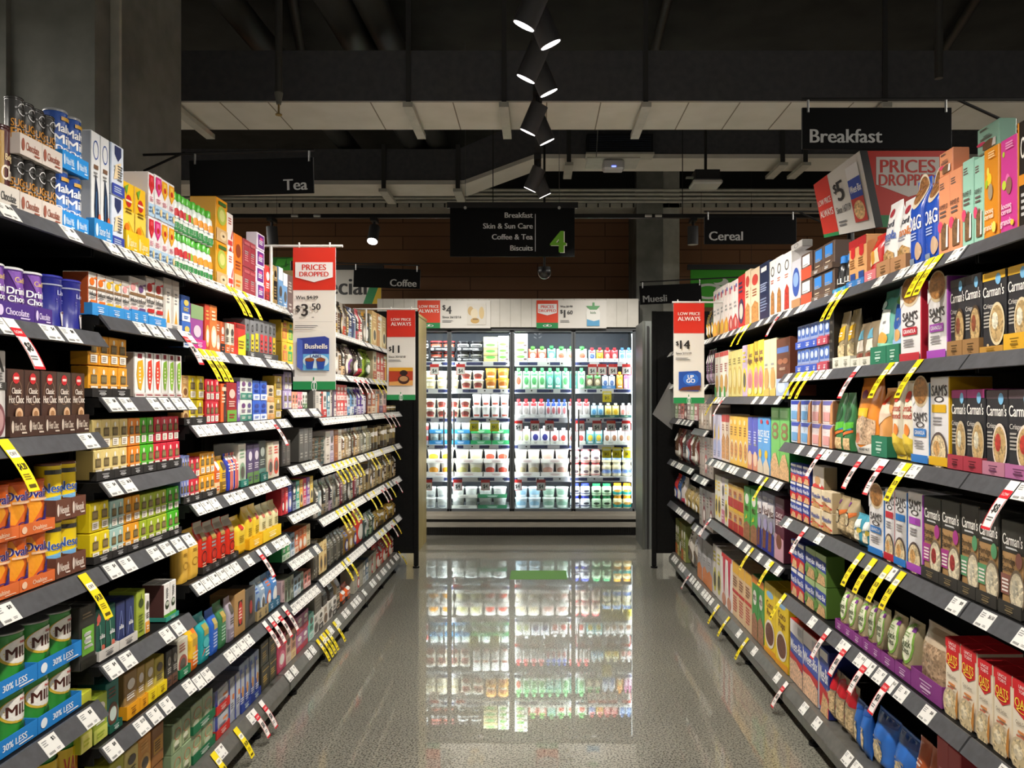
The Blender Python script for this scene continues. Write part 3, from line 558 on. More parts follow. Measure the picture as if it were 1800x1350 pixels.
# promotion cards fixed to the header
def card(px0, px1, lab, d1, d2):
    o, w, h, loc = board('promotion_card', px0, 528, px1, 577, YF - .07, 'e2dfd8', f'r 0 0 .31 1 {"e0401c"};r 0 0 .31 .2 {GRN};{WLOGO(.155,.09,.1,"eee",GRN)};' + d1 + ';' + d2, .005, 'printed_card'); tag(o, lab, 'promotion card')
card(734, 862, 'red and white promotion card showing four dollars on the fridge header', 't .155 .78 .1 f4e8e0 .27 LOW PRICE;t .155 .62 .13 f4e8e0 .28 ALWAYS', 'tl .34 .75 .17 222 .06 $;tl .39 .66 .28 222 .12 4;tl .34 .4 .08 333 .3 Since 26/10/16;l .34 .2 .5 .3 2 888;r .68 .12 .94 .88 d8d4ca;e .73 .62 .04 .16 c9a86a;e .78 .52 .05 .18 e6d8b8;e .88 .55 .035 .22 d8bc80;e .79 .27 .06 .1 c9a050;r .76 .3 .83 .34 7a5a30')
card(943, 1066, 'red and white promotion card showing one dollar sixty on the fridge header', 'p eee .02 .87 .29 .87 .29 .55 .155 .46 .02 .55;t .155 .77 .11 d8301f .25 PRICES;t .155 .63 .1 d8301f .25 DROPPED', 'tl .34 .78 .07 333 .2 Was $1.90;r .44 .775 .52 .785 333;tl .34 .6 .13 222 .06 $;tl .39 .52 .28 222 .08 1;tl .44 .57 .14 222 .14 60;l .34 .2 .5 .3 2 888;p eeeee8 .72 .08 .9 .08 .91 .55 .89 .7 .73 .7 .71 .55;p 3f9a50 .71 .8 .91 .8 .86 .66 .76 .66;r .8 .8 .83 .92 3f9a50;t .81 .56 .09 4a7a50 .16 kids;p 4a9fd0 .72 .08 .9 .08 .9 .3 .82 .25 .72 .32')

# ------------------------------------------------------------------ gondolas
A_ = {'L': 1.20, 'R': 1.15}; SG = {'L': -1, 'R': 1}; ROT = {'L': math.pi / 2, 'R': -math.pi / 2}
BAYS = {'L': [(.95, 2.16, (1.913, 1.649, 1.37, .992, .62)), (2.16, 2.72, (1.913, 1.70, 1.468, 1.228, .993, .71, .48)), (2.72, 3.78, (1.913, 1.647, 1.37, 1.09, .806, .47)),
              (3.78, 4.31, (1.895, 1.64, 1.415, 1.13, .89, .66, .44)), (4.31, 5.44, (1.876, 1.62, 1.36, 1.08, .79, .45)), (5.44, 6.85, (1.876, 1.62, 1.36, 1.08, .79, .45))],
        'R': [(.95, 2.10, (1.885, 1.585, 1.26, .908, .54)), (2.10, 3.68, (1.885, 1.585, 1.26, .908, .54)), (3.68, 5.29, (1.885, 1.48, 1.065, .655)),
              (5.29, 5.79, (1.885, 1.57, 1.25, .91, .54)), (5.79, 6.85, (1.885, 1.60, 1.305, .94, .57))]}
LIPZ = .04; BASE_LOW = .11; BASE_DECK = .15
NUM = 'one two three four five six seven eight nine ten'.split()
def place_name(s, y, k):
    b = 0
    for i, (y0, y1, z) in enumerate(BAYS[s]):
        if y >= y0: b = i
    zs = BAYS[s][b][2]
    sh = 'top shelf' if k == 0 else ('base shelf' if k >= len(zs) else f'shelf {NUM[k]}')
    return f"{sh}, {ORD[b]} {'tea' if s == 'L' else 'cereal'} bay"
def ticket_mesh(v):
    mb = MB(); w, tk = .062, .0012; P = lambda x, q, e: ((x), .0295 - .6 * (1 - q) * .049 - .8 * e, .0395 - .8 * (1 - q) * .049 + .6 * e)
    c = C('ecebe6')
    for e0, e1 in ((.001, .0022),):
        f = [P(-w / 2, 0, e1), P(w / 2, 0, e1), P(w / 2, 1, e1), P(-w / 2, 1, e1)]; g = [P(-w / 2, 0, e0), P(w / 2, 0, e0), P(w / 2, 1, e0), P(-w / 2, 1, e0)]
        mb.face(f, c, 'printed_card')
        for i in range(4): mb.face([g[i], g[(i + 1) % 4], f[(i + 1) % 4], f[i]], c, 'printed_card')
    price = ('$5', '$3.50', '$7', '$4', '$8', '$6.50')[v]
    design(mb, f't .76 .76 .2 1c1c1c .36 {price};l .08 .55 .42 .9 3 999;r .1 .08 .46 .2 555;l .6 .1 .85 .24 2 888;' + ';'.join(f'r {.12 + i * .06} .08 {.14 + i * .06} .2 ecebe6' for i in range(6)), lambda u, q, e: P((u - .5) * w, q, .0022 + e), w, .049, 'printed_card', eps=.0002, e0=.0002)
    return mb.mesh('price_ticket')
TICK = [ticket_mesh(i) for i in range(6)]
TLIST = {}                                         # tickets: where a row is measured from the photograph, else spread along
SHELF = {}
def build_bay(s, b):
    y0, y1, zs = BAYS[s][b]; a = A_[s]; g = SG[s]; rr = random.Random(f'{s}{b}')
    r = empty('gondola_bay', (g * (a + .25), (y0 + y1) / 2, 0)); nm = 'tea' if s == 'L' else 'cereal'
    tag(r, f'black shelving bay with grey shelves, {ORD[b]} {nm} bay from the near end', 'shelving', f'{nm} side shelving bays')
    X = lambda p: g * p
    def bx(mb, p0, ya, z0, p1, yb, z1, c, mat): mb.box(min(X(p0), X(p1)), ya, z0, max(X(p0), X(p1)), yb, z1, c, mat)
    mb = MB(); bx(mb, a + .47, y0, .1, a + .5, y1, 2.02, '141414', 'black_powdercoat'); part('back_panel', mb, r)
    for yy in (y0 + .004, y1 - .03):
        mb = MB(); bx(mb, a + .44, yy, .1, a + .469, yy + .026, 2.06, '151515', 'black_powdercoat'); part('upright', mb, r)
    for k, zl in enumerate(list(zs) + [None]):
        base = zl is None; mb = MB(); ya, yb = y0 + .004, y1 - .004
        if base:
            a2 = a + .02; zl = BASE_LOW; zd = BASE_DECK
            mb.prism([(X(a2 + .03), zd), (X(a + .46), zd), (X(a + .46), .075), (X(a2 + .01), .065), (X(a2), .065), (X(a2), zl)], ya, yb, '66655f', 'base_grey')
            mb.prism([(X(a2 - .003), .108), (X(a2), .108), (X(a2), .068), (X(a2 - .003), .068)], ya + .01, yb - .01, '77766f', 'base_grey')
            sh = part('base_shelf', mb, r)
            y = y0 + .15
            while y < y1:
                mb = MB(); mb.tube((X(a + .055), y, 0), (X(a + .055), y, .012), .024, '1a1a1a', 'black_powdercoat', 12); mb.tube((X(a + .055), y, .012), (X(a + .055), y, .07), .011, '3a3a38', 'black_powdercoat', 8); part('levelling_foot', mb, r); y += .55
            mb = MB(); bx(mb, a + .08, y0, .0, a + .09, y1, .07, '0e0e0e', 'black_powdercoat'); part('under_base_shade', mb, r)  # black strip standing in for the shade beneath the base shelf
            lipa = a2
        else:
            zd = zl + LIPZ
            mb.prism([(X(a + .034), zd - .001), (X(a + .46), zd - .001), (X(a + .46), zd - .028), (X(a + .034), zd - .028)], ya, yb, '1a1a1a', 'black_powdercoat')
            mb.prism([(X(a + .031), zd + .002), (X(a + .036), zd + .002), (X(a + .036), zd - .004), (X(a + .005), zl - .002), (X(a), zl), (X(a + .0285), zd - .001)], ya, yb, '4c4d50', 'shelf_grey')
            bx(mb, a + .05, ya, zd - .05, a + .4, ya + .004, zd - .028, '151515', 'black_powdercoat'); bx(mb, a + .05, yb - .004, zd - .05, a + .4, yb, zd - .028, '151515', 'black_powdercoat')
            sh = part('shelf', mb, r); lipa = a
        SHELF[(s, b, k)] = (sh, lipa, zl, zd, r)
        vis0 = 1.6
        dense = (.25, .6, .72, .9, .95, .9)[b] if s == 'L' else (.3, .36, .42, .5, .5)[b]
        if base: dense = .22 if b < 3 else .5
        y = max(y0 + .04, vis0); key = (s, b, k)
        ys = TLIST.get(key)
        if ys is None:
            ys = []
            while y < y1 - .035:
                if rr.random() < dense: ys.append(y)
                y += .068 if dense > .6 else .08
        for y in ys:
            o = link('price_ticket', TICK[rr.randrange(6)], sh, Vector((X(lipa), y, zl)) - r.location, (0, 0, ROT[s]))
# ------------------------------------------------------------------ packs with their own print
KD = {}
def k(name, form, base, noun, desc, dsl, **x):
    KD[name] = dict(form=form, c=base, noun=noun, desc=desc, d=dsl, mat=x.pop('mat', DEFMAT[form]), **x)
food = lambda u, v, ru, rv, rim, c1, c2='': f'e {u} {v} {ru} {rv} {rim};e {u} {v} {ru*.86:.3f} {rv*.86:.3f} *{c1}' + (f';e {u-ru*.2:.3f} {v+rv*.15:.3f} {ru*.4:.3f} {rv*.4:.3f} *{c2}' if c2 else '')
# tea side
k('choc', 'tin', '4a1a1c', 'chocolate_tin', 'maroon and gold chocolate tin', 'r 0 0 .32 1 b08a3e;t .6 .45 .2 f0e2d0 .75 Choc;t .6 .66 .09 e8d0a0 .5 Belgian;e .62 .14 .26 .12 a33a30;e .62 .15 .2 .07 6b2c1c', lid='3a1516')
k('sugar', 'tin', '272624', 'drink_tin', 'black sugar free chocolate tin', 't .5 .57 .15 c9882c .86 SUGAR;t .5 .37 .2 c9882c .86 FREE;o .5 .85 .2 .12 .14 dddddd;r .2 .84 .8 .88 272624;l .2 .45 .8 .6 2 999;r .25 .2 .75 .24 9a9a98;e .6 .06 .2 .07 b8503a', lid='2c2b29')
k('malt', 'tin', '1d50a8', 'drink_tin', 'blue malted milk drink tin', 'r 0 0 1 .32 2a9ae6;r 0 .32 1 .52 1f74c8;t .5 .73 .16 fff .85 Malted;t .5 .52 .17 fff .8 Milk;t .5 .34 .11 fff .65 Drink;r .32 .87 .68 .94 d0a038;p 6ab8e8 .0 .12 .6 .16 1 .1 1 .05 .5 .1', lid='9a9c9e')
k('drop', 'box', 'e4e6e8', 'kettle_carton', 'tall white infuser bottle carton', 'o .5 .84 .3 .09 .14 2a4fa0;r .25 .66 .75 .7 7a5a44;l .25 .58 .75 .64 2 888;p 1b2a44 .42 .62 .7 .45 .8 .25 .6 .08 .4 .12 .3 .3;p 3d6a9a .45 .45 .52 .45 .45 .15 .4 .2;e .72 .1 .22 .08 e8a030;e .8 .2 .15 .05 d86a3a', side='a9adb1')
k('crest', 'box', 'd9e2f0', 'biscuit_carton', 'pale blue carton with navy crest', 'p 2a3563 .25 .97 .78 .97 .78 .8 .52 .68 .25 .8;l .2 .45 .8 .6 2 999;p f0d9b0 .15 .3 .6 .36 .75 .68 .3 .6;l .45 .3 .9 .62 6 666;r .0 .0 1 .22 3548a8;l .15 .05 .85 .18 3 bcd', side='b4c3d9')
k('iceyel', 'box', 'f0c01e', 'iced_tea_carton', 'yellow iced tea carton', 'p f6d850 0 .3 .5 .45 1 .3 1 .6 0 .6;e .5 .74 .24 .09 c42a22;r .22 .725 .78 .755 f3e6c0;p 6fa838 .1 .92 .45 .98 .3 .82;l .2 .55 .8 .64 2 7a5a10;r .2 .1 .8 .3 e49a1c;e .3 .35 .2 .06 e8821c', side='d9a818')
ice = lambda a, b: f'r 0 0 1 .3 b9d8f2;p {a} .12 .95 .88 .95 .95 .7 .5 .5 .05 .7;p {b} .3 .9 .7 .9 .7 .7 .5 .58 .3 .7;e .5 .74 .17 .07 c8281e;l .15 .34 .85 .46 3 d88a9a;l .1 .08 .6 .24 2 6a8ab0;e .75 .16 .15 .09 f3d9a0'
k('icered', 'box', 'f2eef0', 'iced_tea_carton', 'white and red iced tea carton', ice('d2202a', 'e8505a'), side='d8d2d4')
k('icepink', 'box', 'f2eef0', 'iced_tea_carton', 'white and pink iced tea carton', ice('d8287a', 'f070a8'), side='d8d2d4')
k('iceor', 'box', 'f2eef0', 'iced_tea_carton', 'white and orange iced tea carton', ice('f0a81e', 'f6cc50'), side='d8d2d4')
sq = lambda a: f'r 0 0 1 .3 2f8a46;r 0 .3 1 .42 e6ece4;e .5 .62 .36 .17 {a};e .35 .72 .2 .1 {a};r .25 .44 .75 .52 f3f3ee;e .7 .5 .18 .1 6a7ab8;l .25 .08 .75 .26 3 cfe6d0'
k('sqred', 'bottle', 'd9e3dc', 'cordial_bottle', 'red berry squeeze bottle, green cap', sq('c8242e'), lid='57b83c')
k('sqor', 'bottle', 'd9e3dc', 'cordial_bottle', 'orange fruit squeeze bottle, green cap', sq('e89420'), lid='57b83c')
k('sqgr', 'bottle', 'd9e3dc', 'cordial_bottle', 'green apple squeeze bottle, green cap', sq('8ab83a'), lid='57b83c')
k('kiwi', 'box', 'e0a01e', 'juice_carton', 'orange carton with green fruit', 'r 0 .8 1 1 e89a18;e .5 .62 .4 .22 a8b848;e .5 .62 .25 .14 d0d07a;r 0 0 1 .3 c9a878;e .6 .15 .3 .1 e0c8a0;e .6 .15 .1 .03 5a4a30;r .15 .85 .85 .93 3a6a2a')
k('rooib', 'box', 'efe9e4', 'tea_carton', 'white tea carton with red strokes', 'l .2 .7 .8 .9 3 c05a50;r .15 .15 .85 .28 d04038;p c8302a .6 .35 .75 .3 .9 .6 .8 .55;p c8302a .3 .0 .8 0 .55 .14')
k('redfilm', 'box', '9a3a44', 'tea_carton', 'maroon film wrapped tea pack', 'l .2 .45 .8 .6 2 999;l .15 .2 .85 .45 3 c87a80;r .1 .8 .9 .9 b85a60', mat='plastic_film')
k('purp', 'box', 'e9e2ee', 'tea_carton', 'white and purple tea carton', 'r .1 .1 .9 .9 6a2a80;r .3 .6 .7 .75 d85090;l .2 .3 .8 .6 3 eee')
k('cadb', 'tin', '51287f', 'chocolate_tin', 'purple drinking chocolate tin', 'p 7a4aa8 .2 1 .5 1 .75 .5 .9 .1 .7 .1 .5 .5;t .62 .83 .11 d8b878 .55 Cadbury;t .58 .6 .15 fff .8 Drinking;t .6 .43 .13 fff .8 Chocolate;e .72 .13 .34 .14 d9bfa6;e .78 .2 .2 .08 eedcc8;r .1 .22 .22 .34 a8863a', lid='d9d9dc')
k('lindt', 'tin', '1f2482', 'chocolate_tin', 'tall dark blue chocolate tin', 'r 0 .86 1 .89 9aa0b8;t .6 .72 .1 b8bce0 .5 Lindt;l .4 .5 .85 .6 2 8a90c8;p e6e2e4 .5 .3 .92 .3 .86 .02 .56 .02;e .71 .3 .21 .035 e6e2e4;e .71 .3 .18 .025 7a4a34', lid='2a2f96', lidmat='printed_tin')
inf = lambda a: f'r 0 .88 1 1 c4beb6;e .42 .78 .3 .09 {a};p {a} .4 .85 1 .92 1 .86;r 0 .6 1 .66 8a6a48;t .5 .5 .11 222 .9 Infuse;l .1 .38 .9 .43 1 777;r .12 .26 .88 .34 {a};r .0 .0 1 .1 e6e2dc'
for n_, a_, nm_ in (('o', 'e0701e', 'orange'), ('y', 'e0b82c', 'yellow'), ('p', 'e2a0a0', 'pink'), ('v', '6a4a80', 'purple'), ('r', 'c42a2a', 'red')):
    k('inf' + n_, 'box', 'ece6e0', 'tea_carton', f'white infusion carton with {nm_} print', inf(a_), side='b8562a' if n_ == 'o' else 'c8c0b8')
k('clear', 'box', 'c9c2ba', 'tea_carton', 'tall grey and white tea carton', 'r .15 .1 .85 .8 efe9e0;p e8a030 .3 .12 .7 .12 .5 .4;l .3 .5 .7 .75 4 888')
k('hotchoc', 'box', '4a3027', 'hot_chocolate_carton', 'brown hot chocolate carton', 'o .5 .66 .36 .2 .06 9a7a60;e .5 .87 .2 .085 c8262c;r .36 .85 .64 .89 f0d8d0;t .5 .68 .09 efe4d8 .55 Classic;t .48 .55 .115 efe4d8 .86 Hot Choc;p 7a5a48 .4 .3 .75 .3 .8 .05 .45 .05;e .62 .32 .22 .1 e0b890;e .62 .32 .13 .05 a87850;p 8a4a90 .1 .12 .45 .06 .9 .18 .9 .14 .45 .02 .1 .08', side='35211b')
KD['hotmint'] = dict(KD['hotchoc'], c='4c4038', desc='mint green and brown hot chocolate carton', d=KD['hotchoc']['d'].replace('8a4a90', '3a9a5a'))
KD['hotcar'] = dict(KD['hotchoc'], c='50382a', desc='caramel and brown hot chocolate carton', d=KD['hotchoc']['d'].replace('8a4a90', 'd0a050'))
k('grybox', 'box', 'cfcbc8', 'drink_carton', 'pale grey cocoa carton', 't .6 .85 .18 333 .6 A;r 0 .55 1 .64 44423f;t .5 .6 .05 ddd .8 FREE;l .1 .66 .9 .76 3 777;e .5 .2 .4 .2 7a4a50;e .5 .2 .3 .14 b89090')
t2 = lambda a: f'e .5 .82 .12 .09 f6f0e0;r .2 .42 .8 .72 6a5a3c;r .2 .48 .8 .66 8a7850;r .15 .08 .85 .34 f3eee2;l .25 .12 .75 .3 3 8a7a6a;r .0 .36 1 .4 {a}'
for n_, a_, b_, nm_ in (('cream', 'e6cf86', 'f0dca0', 'cream'), ('orange', 'ee8a26', 'f3a850', 'orange'), ('green', '4fb828', '7ad058', 'green'), ('red', 'd22a40', 'e85a68', 'red'), ('amber', 'eda52a', 'f3bc58', 'amber'), ('yellow', 'ead21c', 'f2e050', 'yellow'), ('aqua', 'a8ccc4', 'c4dcd6', 'aqua'), ('lime', 'a8bc30', 'c4d45a', 'lime'), ('peri', '8a98d8', 'a8b4e6', 'periwinkle'), ('lav', 'b0a2cc', 'c4b8dc', 'lavender'), ('gold', 'c9a83a', 'dcc060', 'gold')):
    k('t' + n_, 'box', a_, 'tea_carton', f'{nm_} tea carton with dark window', t2(b_))
fruit = lambda a: f'r .3 .88 .7 .98 8a2030;p {a} .3 .8 .75 .85 .85 .5 .6 .15 .35 .2 .2 .5;l .4 .3 .6 .7 5 f3e8dc;r .0 .0 1 .1 e4ddd8;l .1 .02 .9 .08 1 a04a50'
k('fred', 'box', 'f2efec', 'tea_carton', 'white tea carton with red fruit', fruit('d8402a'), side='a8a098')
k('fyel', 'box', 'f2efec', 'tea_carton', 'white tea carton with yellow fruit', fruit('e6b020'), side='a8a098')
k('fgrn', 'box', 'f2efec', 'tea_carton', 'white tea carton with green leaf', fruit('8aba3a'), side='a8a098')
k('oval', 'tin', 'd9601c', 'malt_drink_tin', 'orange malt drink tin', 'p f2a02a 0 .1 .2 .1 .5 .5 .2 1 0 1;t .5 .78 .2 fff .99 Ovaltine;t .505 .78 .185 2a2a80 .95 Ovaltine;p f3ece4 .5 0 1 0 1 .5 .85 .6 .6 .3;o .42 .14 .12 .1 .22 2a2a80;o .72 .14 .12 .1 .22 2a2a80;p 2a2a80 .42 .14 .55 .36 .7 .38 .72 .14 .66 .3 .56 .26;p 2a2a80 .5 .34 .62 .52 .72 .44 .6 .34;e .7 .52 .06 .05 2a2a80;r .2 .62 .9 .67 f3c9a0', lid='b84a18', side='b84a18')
KD['ovbox'] = dict(KD['oval'], form='box', mat='printed_card', noun='malt_drink_carton', desc='orange malt drink pack')
k('quik', 'tin', 'f2d21a', 'milk_drink_tin', 'yellow chocolate milk drink tin', 'r .1 .86 .6 .95 333;t .5 .6 .2 fff .97 Nesquik;t .5 .6 .185 2a5ab0 .93 Nesquik;r 0 0 1 .08 e0b818;e .75 .2 .28 .2 7a4228;e .75 .28 .2 .1 a86a48;p 7ab8e8 .1 .4 .5 .45 .5 .35 .1 .3', lid='6b4436')
k('milo', 'tin', '2f8a34', 'malt_drink_tin', 'green malt drink tin', 'e .53 .66 .42 .27 d8b838;e .55 .68 .4 .25 f3f0e8;t .56 .66 .22 4a1f16 .66 MILO;t .6 .84 .06 c83028 .25 Nestle;t .82 .26 .14 eef3ea .26 30%;t .82 .12 .09 eef3ea .26 LESS;p 4a2a1e .4 .05 .55 .3 .65 .32 .7 .1 .6 .05;p 1d6424 .35 .1 .5 .4 .62 .38 .5 .1;p 6a3f28 0 0 1 0 1 .05 .3 .03', lid='b4b6b4', lidmat='sheet_metal')
KD['milov'] = dict(KD['milo'], desc='yellow banded malt drink tin', d=KD['milo']['d'] + ';r 0 .74 1 1 e6c51a;t .55 .87 .14 c03a20 .6 VALUE')
k('bsilver', 'bottle', '33302e', 'coffee_pod_jar', 'dark jar with pale label', 'r .1 .2 .9 .5 d8d2c4', lid='151413')
grl = lambda a: f'r .2 .06 .85 .62 {a};o .52 .78 .2 .1 .3 111;l .3 .15 .75 .5 3 3a3a30'
k('gry', 'box', '77777a', 'tea_carton', 'grey tea carton with yellow label', grl('ecc81e')); k('grr', 'box', '77777a', 'tea_carton', 'grey tea carton with red label', grl('d83a40')); k('grg', 'box', '6f7274', 'tea_carton', 'grey tea carton with green label', grl('3f8a4a'))
k('twin', 'box', 'd02a24', 'tea_carton', 'red and yellow tea carton', 'p f0d020 .3 .0 1 0 1 .7 .3 .55;r .1 .85 .9 .97 8a1a18;l .35 .2 .9 .5 3 7a6010')
k('blkgrn', 'box', '33332f', 'tea_carton', 'black tea carton with green label', 'l .15 .8 .85 .9 2 8a7a60;r .1 .22 .85 .66 6fb23a;l .3 .3 .7 .6 4 e6f0dc;r 0 0 1 .14 26261f;l .2 .3 .8 .6 3 bbb')
k('flora', 'box', '1f5a4c', 'tea_carton', 'dark green floral tea carton', 'p d8705a .1 .7 .3 .95 .5 .8 .3 .7;e .3 .82 .2 .08 c85a50;e .7 .2 .2 .06 d86a58;p 8ab8a0 .55 .1 .6 .1 .4 .7 .35 .7;t .6 .45 .1 eee .6 alia', side='2a2a28')
k('navyt', 'box', '2f3a6b', 'tea_carton', 'navy tea carton with pale lines', 'p 7a8ac8 .2 .2 .25 .2 .55 .8 .5 .8;p 7a8ac8 .8 .2 .85 .2 .6 .8 .55 .8;t .55 .45 .1 eee .6 alia', side='1c2242')
k('olive', 'box', '9fb03c', 'tea_carton', 'olive green leaf tea carton', 'e .5 .72 .3 .1 3a4a20;p 4a5a24 .5 .95 .6 .75 .45 .72;l .2 .1 .8 .5 6 5a6a28')
k('whcup', 'box', 'f0eeea', 'tea_carton', 'white tea carton with a cup', 'r 0 0 1 .16 5aa83a;e .5 .42 .3 .12 2a3a24;e .5 .45 .25 .06 c0c8b8;l .3 .6 .7 .9 6 777', side='5a3a36')
k('tallor', 'gusset', 'f07a1e', 'tea_bag_pouch', 'orange and yellow tea pouch', 'p f2c020 0 .3 .6 .2 .5 1 0 1;r .3 .5 .75 .75 c8a030;l .3 .1 .9 .4 4 f8d8b0')
k('tallteal', 'gusset', '1fa0a8', 'tea_bag_pouch', 'teal tea pouch', 'r .3 .55 .75 .78 a8a050;e .5 .4 .3 .1 48bcc0;p d8553a .1 .15 .3 .3 .35 .25;l .4 .1 .9 .3 3 c0e8e8')
k('tallblue', 'gusset', '2a62c8', 'tea_bag_pouch', 'bright blue tea pouch', 'r .3 .55 .75 .78 b8a860;l .2 .15 .8 .5 5 a8c4f0')
k('tallgreen', 'gusset', '3a7a4e', 'tea_bag_pouch', 'green tea pouch', 'r .3 .55 .75 .78 b8a050;l .2 .15 .8 .5 5 9ac8a8')
k('kraftred', 'box', 'b08a56', 'tea_carton', 'kraft tea carton with red oval', 'p 2a2420 .3 .8 .7 .8 .7 .2 .3 .2;e .5 .5 .2 .28 c8322c;l .35 .35 .65 .65 4 f0d8c8')
k('darkred', 'box', '57544f', 'tea_carton', 'charcoal tea carton with red mark', 'r .3 .2 .7 .8 3a3733;e .5 .5 .14 .18 b83a38')
k('redbag', 'gusset', 'd2301e', 'tea_bag_pouch', 'red loose tea pouch', 'r 0 .78 1 1 b8b0a0;r .25 .62 .75 .78 a88a4a;l .2 .45 .8 .6 2 999;o .5 .3 .3 .12 .2 6a1a16;l .25 .1 .75 .2 2 f0b8a0')
k('goldbag', 'gusset', 'e3b446', 'tea_bag_pouch', 'gold loose tea pouch', 'o .5 .35 .3 .08 .15 a87a20;l .25 .55 .75 .62 2 a88028;r 0 .86 1 1 cfa640')
k('yelbag', 'gusset', 'eecb3a', 'tea_bag_pouch', 'yellow loose tea pouch', 'e .5 .7 .2 .08 c83a2a;r 0 0 1 .25 f0b81c;l .2 .3 .8 .5 4 a88a20')
k('crmbag', 'gusset', 'e2d9a6', 'tea_bag_pouch', 'cream loose tea pouch', 'e .5 .72 .22 .08 b85a4a;r 0 0 1 .3 eec62a;l .2 .35 .8 .55 4 9a8a50')
k('brownbx', 'box', '8a5a28', 'tea_carton', 'amber brown tea carton', 'r .1 .3 .9 .7 c8963a;l .2 .36 .8 .64 4 5a3a18')
k('greenfilm', 'box', '8ba07a', 'tea_carton', 'film wrapped green tea carton', 'r .06 .05 .94 .5 a8b88a;o .55 .6 .34 .2 .14 c87a58;e .4 .3 .25 .12 d8dcc0;l .2 .1 .8 .25 4 5a6a4a', mat='plastic_film')
k('bluefilm', 'box', '7d8cae', 'tea_carton', 'film wrapped blue tea carton', 'r .05 .1 .5 .9 3a52a0;r .3 .4 .9 .8 b8bcc0;e .6 .4 .2 .12 c8884a;l .2 .1 .8 .3 4 dde', mat='plastic_film')
k('silverbx', 'box', '9aa0b0', 'tea_carton', 'silver blue tea carton', 'r 0 0 .2 1 2a3f98;p b8bcc4 .2 .2 1 .3 1 .9 .2 .8;r .6 .5 .95 .62 d87a3a;l .3 .3 .9 .45 3 667', mat='plastic_film')
k('blkgold', 'box', '3b3a2e', 'tea_carton', 'black tea carton with gold lettering', 'l .2 .3 .8 .6 3 c8a850;l .2 .15 .8 .35 3 8a7a48;r .1 .8 .9 .84 c8a850')
# cereal side
def carm(n_, stripe, bowl, fruit_):
    k(n_, 'box', '2b2b2f', 'muesli_carton', f'black muesli carton, {stripe[1]} top', f'r 0 .9 1 1 {stripe[0]};e .7 .9 .12 .07 7ab8e0;t .5 .76 .13 f3f0ea .94 Carman\'s;t .3 .58 .06 cfcac2 .5 Crispy;l .08 .3 .4 .52 5 a8a49c;' + food(.68, .34, .34, .27, bowl, 'b89a68', fruit_) + ';e .3 .08 .05 .02 c8b080;e .5 .05 .04 .02 c8b080', side='26262a', top=stripe[0])
carm('carmy', ('e8b52c', 'yellow'), 'e0d0a8', 'e6e0c8'); carm('carmg', ('4a4648', 'grey'), '4a3828', '8a4a30'); carm('carmp', ('a8307a', 'purple'), 'c8b898', 'd6d0b8'); carm('carmr', ('5a4a50', 'plum'), 'e6d8c8', 'b83a30')
def porr(n_, band, bn):
    k(n_, 'box', 'b08a5c', 'porridge_carton', f'kraft porridge carton, {bn} band', f'r 0 .66 1 1 34332f;t .5 .8 .12 f6f3ec .92 Carman\'s;l .2 .69 .8 .73 1 ccc;t .34 .575 .075 2a2722 .58 Porridge;t .34 .49 .075 2a2722 .55 Sachets;p {band} 0 .2 .55 .2 .5 .42 0 .42;l .06 .22 .42 .38 4 f0e6e0;e .84 .6 .15 .085 {band};' + food(.76, .26, .36, .24, '7a6a58', 'd8ccb0', 'a83a3a' if bn == 'purple' else 'e0d8c0') + ';r 0 0 1 .05 34332f', side='34332f', top='34332f')
porr('porp', 'a83a88', 'purple'); porr('porg', '5a9a6c', 'green'); porr('porb', '8a5a50', 'brown')
def sam(n_, a, nm_):
    k(n_, 'box', 'e9e6e6', 'granola_carton', f'tall white granola carton, {nm_} side', f'e .5 .9 .46 .2 d8c4a0;e .5 .91 .42 .17 *a8743c;p f0eeee 0 .9 .2 .78 0 .7;t .5 .58 .11 3a3436 .82 SAM\'S;o .5 .48 .24 .04 .3 3a3436;r .14 .33 .86 .43 {a};t .5 .38 .05 fff .6 GRANOLA;l .2 .18 .8 .29 3 8a8688;r 0 0 1 .1 {a}', side=a)
    k(n_ + 'p', 'box', 'e4e2e3', 'porridge_carton', f'slim white porridge carton, {nm_} side', f't .5 .85 .12 3a3436 .84 SAM\'S;o .5 .75 .26 .035 .3 3a3436;r .12 .6 .88 .69 {a};l .2 .45 .8 .56 3 8a8688;' + food(.5, .16, .46, .22, '5a4a48', 'dcc8a0', 'c89a60') + f';r 0 0 1 .1 {a}', side=a)
sam('samr', 'c02838', 'red'); sam('samv', 'a84ab8', 'purple'); sam('samb', '2f7ac8', 'blue'); sam('samy', 'e0b01e', 'yellow')
k('oobs', 'box', '231c16', 'granola_carton', 'black and orange granola carton', 'r 0 0 .1 1 d88a2a;r .1 .4 1 .5 e8962a;t .6 .75 .2 f3efe6 .8 OOB;l .25 .1 .9 .34 4 ccc')
k('lpink', 'box', 'd63f98', 'granola_carton', 'bright pink granola carton', 'e .2 .85 .07 .03 b8d838;e .45 .55 .13 .08 f078b8;e .25 .52 .12 .05 c8e040;e .55 .5 .17 .09 9a6a58;t .42 .3 .06 fbe6f0 .6 loose;t .42 .24 .06 fbe6f0 .6 cereal;t .42 .13 .07 fbe6f0 .7 granola;l .4 .88 .9 .96 3 f0b0d0;e .8 .1 .1 .03 f0d040')
k('lor', 'box', 'e08f1c', 'granola_carton', 'bright orange granola carton', 'e .3 .75 .08 .05 f6e060;e .4 .66 .16 .07 f6d830;e .22 .62 .09 .05 a8c830;e .5 .52 .16 .09 a8967a;t .42 .32 .06 fdf0d8 .6 loose;t .42 .26 .06 fdf0d8 .6 cereal;t .42 .14 .07 fdf0d8 .7 granola;l .4 .88 .9 .96 3 f6d8a0;e .8 .12 .14 .06 f6e060')
